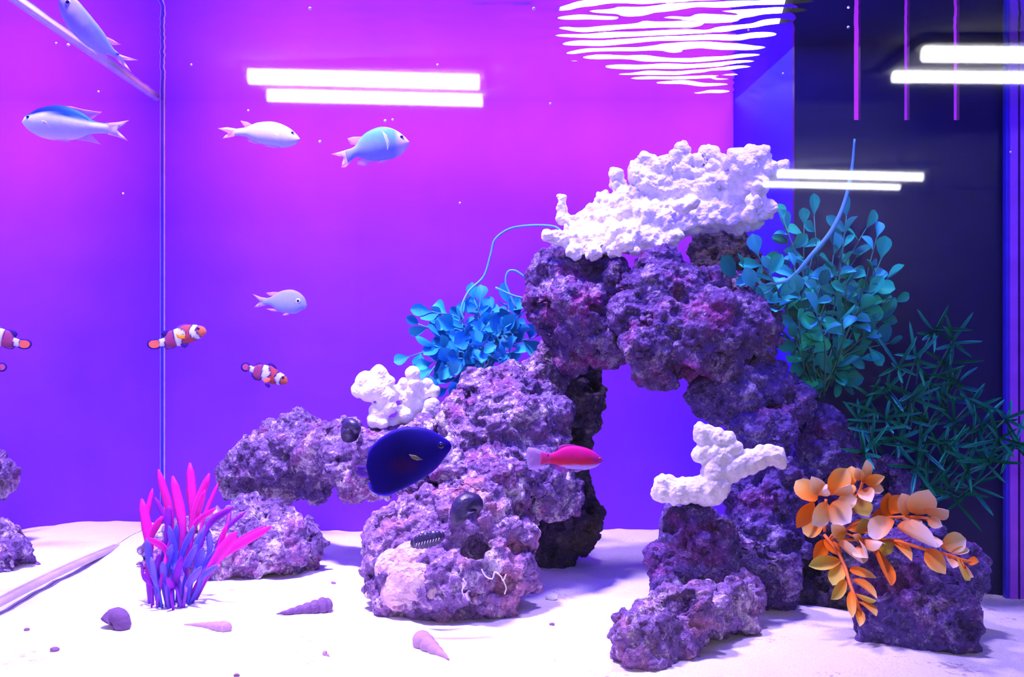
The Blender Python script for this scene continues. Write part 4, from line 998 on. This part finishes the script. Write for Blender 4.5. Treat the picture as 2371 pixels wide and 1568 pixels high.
# orange plant (leaf list in zoom pixels: base, tip, width, kind, depth shift)
OC = [leaf_mesh('leaf_cream', (0.95, 0.24, 0.02), (0.95, 0.62, 0.30), (0.93, 0.86, 0.74), 'oval', .16, .08), leaf_mesh('leaf_peach', (0.92, 0.18, 0.01), (0.93, 0.38, 0.05), (0.85, 0.62, 0.22), 'oval', .14, -.12),
      leaf_mesh('leaf_orange', (0.85, 0.14, 0.004), (0.92, 0.22, 0.01), (0.90, 0.24, 0.05), 'point', .12, .1), leaf_mesh('leaf_olive', (0.90, 0.30, 0.02), (0.72, 0.52, 0.08), (0.55, 0.56, 0.12), 'oval', .12, .1)]
dO = .725
def op(x, y, d): return P(1800 + x / 2.76, 1000 + y / 2.76, d)
r = empty('orange_plant', op(330, 700, dO))
tag(r, 'orange and cream plastic plant spilling over the right boulder', 'plant')
LV = [((250, 440), (125, 318), 110, 1, .01), ((290, 400), (215, 280), 84, 0, -.01), ((330, 400), (440, 245), 115, 1, 0), ((370, 400), (462, 330), 84, 0, -.012), ((320, 460), (215, 590), 110, 0, -.012), ((345, 460), (470, 575), 140, 0, -.015), ((380, 470), (505, 430), 90, 0, -.008),
      ((230, 450), (125, 600), 96, 2, .01), ((300, 560), (165, 640), 120, 1, .004), ((260, 400), (300, 370), 60, 0, -.02), ((420, 380), (520, 520), 100, 1, .012),
      ((545, 320), (560, 178), 66, 0, -.005), ((530, 310), (505, 225), 52, 0, -.01), ((565, 325), (668, 292), 58, 1, -.008), ((585, 345), (682, 372), 62, 0, 0), ((550, 370), (605, 458), 84, 0, -.012), ((480, 340), (470, 225), 72, 1, .005), ((500, 410), (575, 535), 96, 3, .005), ((480, 400), (450, 330), 60, 1, .01),
      ((690, 560), (700, 400), 100, 2, .005), ((720, 520), (790, 420), 100, 2, .01), ((820, 535), (790, 398), 86, 0, -.005), ((870, 520), (960, 368), 140, 0, 0), ((940, 505), (1092, 492), 96, 0, -.008), ((965, 560), (1058, 605), 56, 0, -.008), ((860, 560), (890, 650), 72, 0, -.012),
      ((745, 570), (600, 660), 130, 0, -.012), ((770, 610), (975, 765), 110, 0, -.010), ((800, 560), (900, 620), 70, 0, -.005), ((600, 560), (690, 470), 90, 2, .01),
      ((410, 660), (335, 585), 76, 0, -.014), ((410, 600), (400, 690), 60, 1, -.005), ((535, 650), (540, 548), 82, 3, -.012), ((530, 700), (475, 655), 44, 0, -.018), ((545, 690), (650, 690), 72, 0, -.016), ((540, 720), (612, 818), 76, 0, -.016), ((390, 715), (520, 855), 96, 0, -.012), ((310, 690), (225, 825), 88, 2, .005), ((300, 690), (400, 800), 70, 2, .003),
      ((620, 740), (685, 990), 128, 2, -.004), ((600, 760), (740, 720), 90, 3, .006), ((720, 690), (850, 790), 60, 1, .002), ((450, 620), (620, 600), 80, 1, .006),
      ((1050, 735), (1195, 690), 100, 0, -.004), ((960, 755), (1055, 885), 86, 1, -.004), ((1080, 800), (1110, 880), 60, 0, 0), ((1110, 775), (1220, 760), 40, 0, -.003), ((1150, 815), (1175, 952), 78, 3, -.004), ((1195, 850), (1262, 925), 38, 0, -.004), ((1215, 825), (1285, 835), 50, 2, -.004),
      ((400, 825), (200, 862), 76, 3, -.004), ((405, 850), (355, 985), 84, 3, 0), ((435, 950), (330, 1070), 64, 3, 0), ((465, 880), (605, 920), 46, 1, 0), ((480, 950), (625, 1030), 44, 1, -.004), ((470, 1020), (480, 1168), 46, 1, -.002), ((520, 1090), (630, 1152), 56, 1, -.004), ((515, 1130), (532, 1228), 50, 1, -.004), ((500, 1035), (612, 1060), 28, 3, 0)]
def orange_depth(x, y): return -0.062 * min(1, max(0, (x - 500) / 500)) - 0.045 * min(1, max(0, (y - 650) / 400))
for a_, b_, w_, kd, dz in LV:
    d0 = dO + .0; k_ = d0 / F / 2.76
    slope = orange_depth
    A_ = op(a_[0], a_[1], d0 + slope(*a_) + dz * .4); B_ = op(b_[0], b_[1], d0 + slope(*b_) + dz * 1.4 + rn(.003))
    place_leaf(r, OC[kd], A_, B_ + (B_ - A_) * .06, w_ * k_ * 1.22, (rn(.3), -1, .2 + rn(.25)), M['leaf_attr'])
for st, rd in [([(300, 640), (310, 540), (310, 430)], .0016), ([(330, 690), (420, 560), (520, 390), (545, 320)], .0016), ([(340, 690), (480, 600), (620, 560), (800, 545), (950, 552), (1040, 600)], .0018), ([(420, 640), (530, 690), (545, 710)], .0012),
               ([(380, 690), (600, 690), (760, 700), (940, 750), (1080, 785), (1180, 820), (1250, 835)], .0018), ([(300, 660), (380, 760), (430, 860), (460, 960), (500, 1070), (530, 1150)], .0019), ([(545, 320), (600, 335)], .0010), ([(1170, 815), (1200, 870)], .0009), ([(950, 560), (985, 595)], .0009)]:
    tube('stem', [op(x, y, dO - .002 + orange_depth(x, y)) for x, y in st], rd * .62, M['stem_orange'], r, 6, 4)

# ------------------------------------------------------------------ snails, shells, pebbles
def shell(label, apex, mouth, width, m, name='sea_shell', cat='shell', turns=5, group=None, sink=0.3, flat=1.0):
    """spiral shell: a coiled tube growing from the apex to the mouth"""
    apex = np.asarray(apex); mouth = np.asarray(mouth); ax = mouth - apex; L = np.linalg.norm(ax); ax /= L
    u = np.cross(ax, (0.1, 0.3, 1)); u /= np.linalg.norm(u); v_ = np.cross(ax, u)
    if turns >= 5:                                    # spire: a cone with a spiral groove and an open lip
        nt_, na = 60, 20
        vv, ff = [], []
        for i in range(nt_):
            t = i / (nt_ - 1)
            for j in range(na):
                a = 2 * math.pi * j / na
                sw = (turns * t + a / (2 * math.pi)) % 1.0
                rr = width * .5 * (0.04 + .96 * t ** .9) * (0.80 + 0.26 * math.sin(math.pi * sw) ** .7) * (1 if t < .86 else 1 - ((t - .86) / .14) ** 2 * .75)
                vv.append(apex + ax * L * t + (u * math.cos(a) + v_ * math.sin(a)) * rr)
        ff = [(i * na + j, i * na + (j + 1) % na, (i + 1) * na + (j + 1) % na, (i + 1) * na + j) for i in range(nt_ - 1) for j in range(na)]
        ff += [tuple(range(na))[::-1], tuple((nt_ - 1) * na + j for j in range(na))]; vv = np.array(vv)
    else:
        n = int(turns * 14); t = np.linspace(0, 1, n); g = (np.exp(2.2 * t) - 1) / (math.exp(2.2) - 1)
        R = width * .5 * (0.03 + .97 * g)
        path = np.array([apex + ax * L * gg * .6 + (u * math.cos(a) + v_ * math.sin(a)) * rr * .45 for gg, rr, a in zip(g, R, t * turns * 2 * math.pi)])
        vv, ff = tube_vf(path, R * .72, 12)
    base = np.array([(apex[0] + mouth[0]) / 2, (apex[1] + mouth[1]) / 2, min(apex[2], mouth[2]) - width * .3])
    o_ = link(name, mesh_data(name, vv - base, ff), m, None, base)
    return tag(o_, label, cat, group)
def sand_shell(label, pa, pm, wpx, m, turns):
    a, b = on_sand(*pa), on_sand(*pm); k_ = a[1] / F
    a[2] += wpx * .06 * k_; b[2] += wpx * .22 * k_
    return shell(label, a, b, wpx * k_, m, turns=turns, group='shells lying on the sand')
sand_shell('dark mauve cone shell lying on the sand near the big pink boulder', (640, 1425), (768, 1412), 50, M['shell_a'], 7)
sand_shell('pale pink cone shell half buried in the sand below the magenta grass', (425, 1448), (535, 1462), 34, M['shell_b'], 7)
sand_shell('ribbed purple shell on the sand at the lower left', (304, 1450), (240, 1460), 74, M['shell_a'], 4)
sand_shell('smooth pinkish shell on the sand in front of the big boulder', (1040, 1530), (968, 1490), 58, M['shell_b'], 5)
sand_shell('tiny pink shell on the white sand at bottom left of centre', (765, 1522), (738, 1512), 16, M['shell_b'], 4)
shell('round black snail in the hollow of the large boulder', P(1085, 1152, .755), P(1092, 1210, .722), 92 / F * .74, M['snail'], 'snail', 'snail', 3.2, 'black snails on the rocks')
shell('black snail on the left ledge beside the small white coral', P(835, 985, .895), P(790, 1002, .885), 60 / F * .9, M['snail'], 'snail', 'snail', 3.2, 'black snails on the rocks')
# chiton: eight plates and a fringed girdle
ch = empty('chiton', P(990, 1250, .728)); tag(ch, 'dark chiton with pale fringe clinging to the big boulder', 'chiton')
for i in range(8):
    t = (i - 3.5) / 4.0
    c = P(990 + t * 36, 1250 - t * 9, .728 - .006 * (1 - t * t)) - np.array(ch.location)
    v, f = sphere_vf(c, 23 * .728 / F * math.sqrt(max(.1, 1 - t * t * .8)), (.60, .5, .85))
    link('plate', mesh_data('plate', v, f), M['snail'], ch)
for i in range(9):
    x = 965 + i * 6.5
    tube('fringe', [P(x, 1252 - (i - 4) * 1.6, .7185), P(x - 2, 1259 - (i - 4) * 1.6, .7175)], .00025, M['tick'], ch, 4, 2)
for i, pts in enumerate([[(1115, 1318), (1125, 1335), (1140, 1340), (1146, 1325), (1160, 1335), (1165, 1345), (1172, 1330)], [(1072, 1340), (1078, 1352), (1070, 1366), (1074, 1380)], [(1166, 1345), (1172, 1362), (1168, 1376)]]):
    wv = tube('worm_tube', [P(x, y, .7150) for x, y in pts], .00045, M['worm'], boulder, 5, 4)
def pebble(label, px, py, r_px, m, name='pebble', group='small pebbles on the sand'):
    c = on_sand(px, py); rr = r_px / F * c[1]
    v = ICO_V * rr * np.array([1.2, 1.0, .75]); v = v * (1 + .28 * vnoise(ICO_V * 1.7 + px, 7))[:, None]
    o_ = link(name, mesh_data(name, v, ICO_F), m, None, c + np.array([0, 0, rr * .35]))
    return tag(o_, label, 'pebble', group)
pebble('white pebble on the sand between the two pillars', 1278, 1388, 11, M['coral'])
pebble('purple pebble on the white sand at the lower left corner', 127, 1508, 9, M['pebble'])
pebble('tiny pink pebble on the sand near the left edge', 62, 1460, 6, M['pebble'])
pebble('dark pebble at the foot of the sand behind the cone shell', 772, 1352, 5, M['pebble'])
pebble('dark crumb on the sand at bottom edge below the pink cone shell', 548, 1566, 6, M['pebble'])
pebble('small dark pebble on the sand right of the smooth pink shell', 1278, 1448, 5, M['pebble'])
# specks drifting in the water
V, Fc = [], []
for i, (x, y) in enumerate([(718, 20), (1013, 150), (130, 100), (158, 104), (228, 212), (1733, 70), (1964, 63), (1274, 240), (443, 150), (892, 280), (1065, 470), (285, 448), (741, 328), (1813, 170), (2340, 352), (1236, 20), (575, 256), (909, 277)]):
    v, f = sphere_vf(P(x, y, .75 + .015 * (i % 7)), (2.4 if i % 3 else 3.4) / F * .8)
    Fc += [tuple(k + len(V) for k in q) for q in f]; V += list(v)
base = np.array(V).mean(0)
tag(link('drifting_specks', mesh_data('drifting_specks', np.array(V) - base, Fc), M['coral'], None, base), 'tiny white specks drifting in the water', 'specks', kind='stuff')
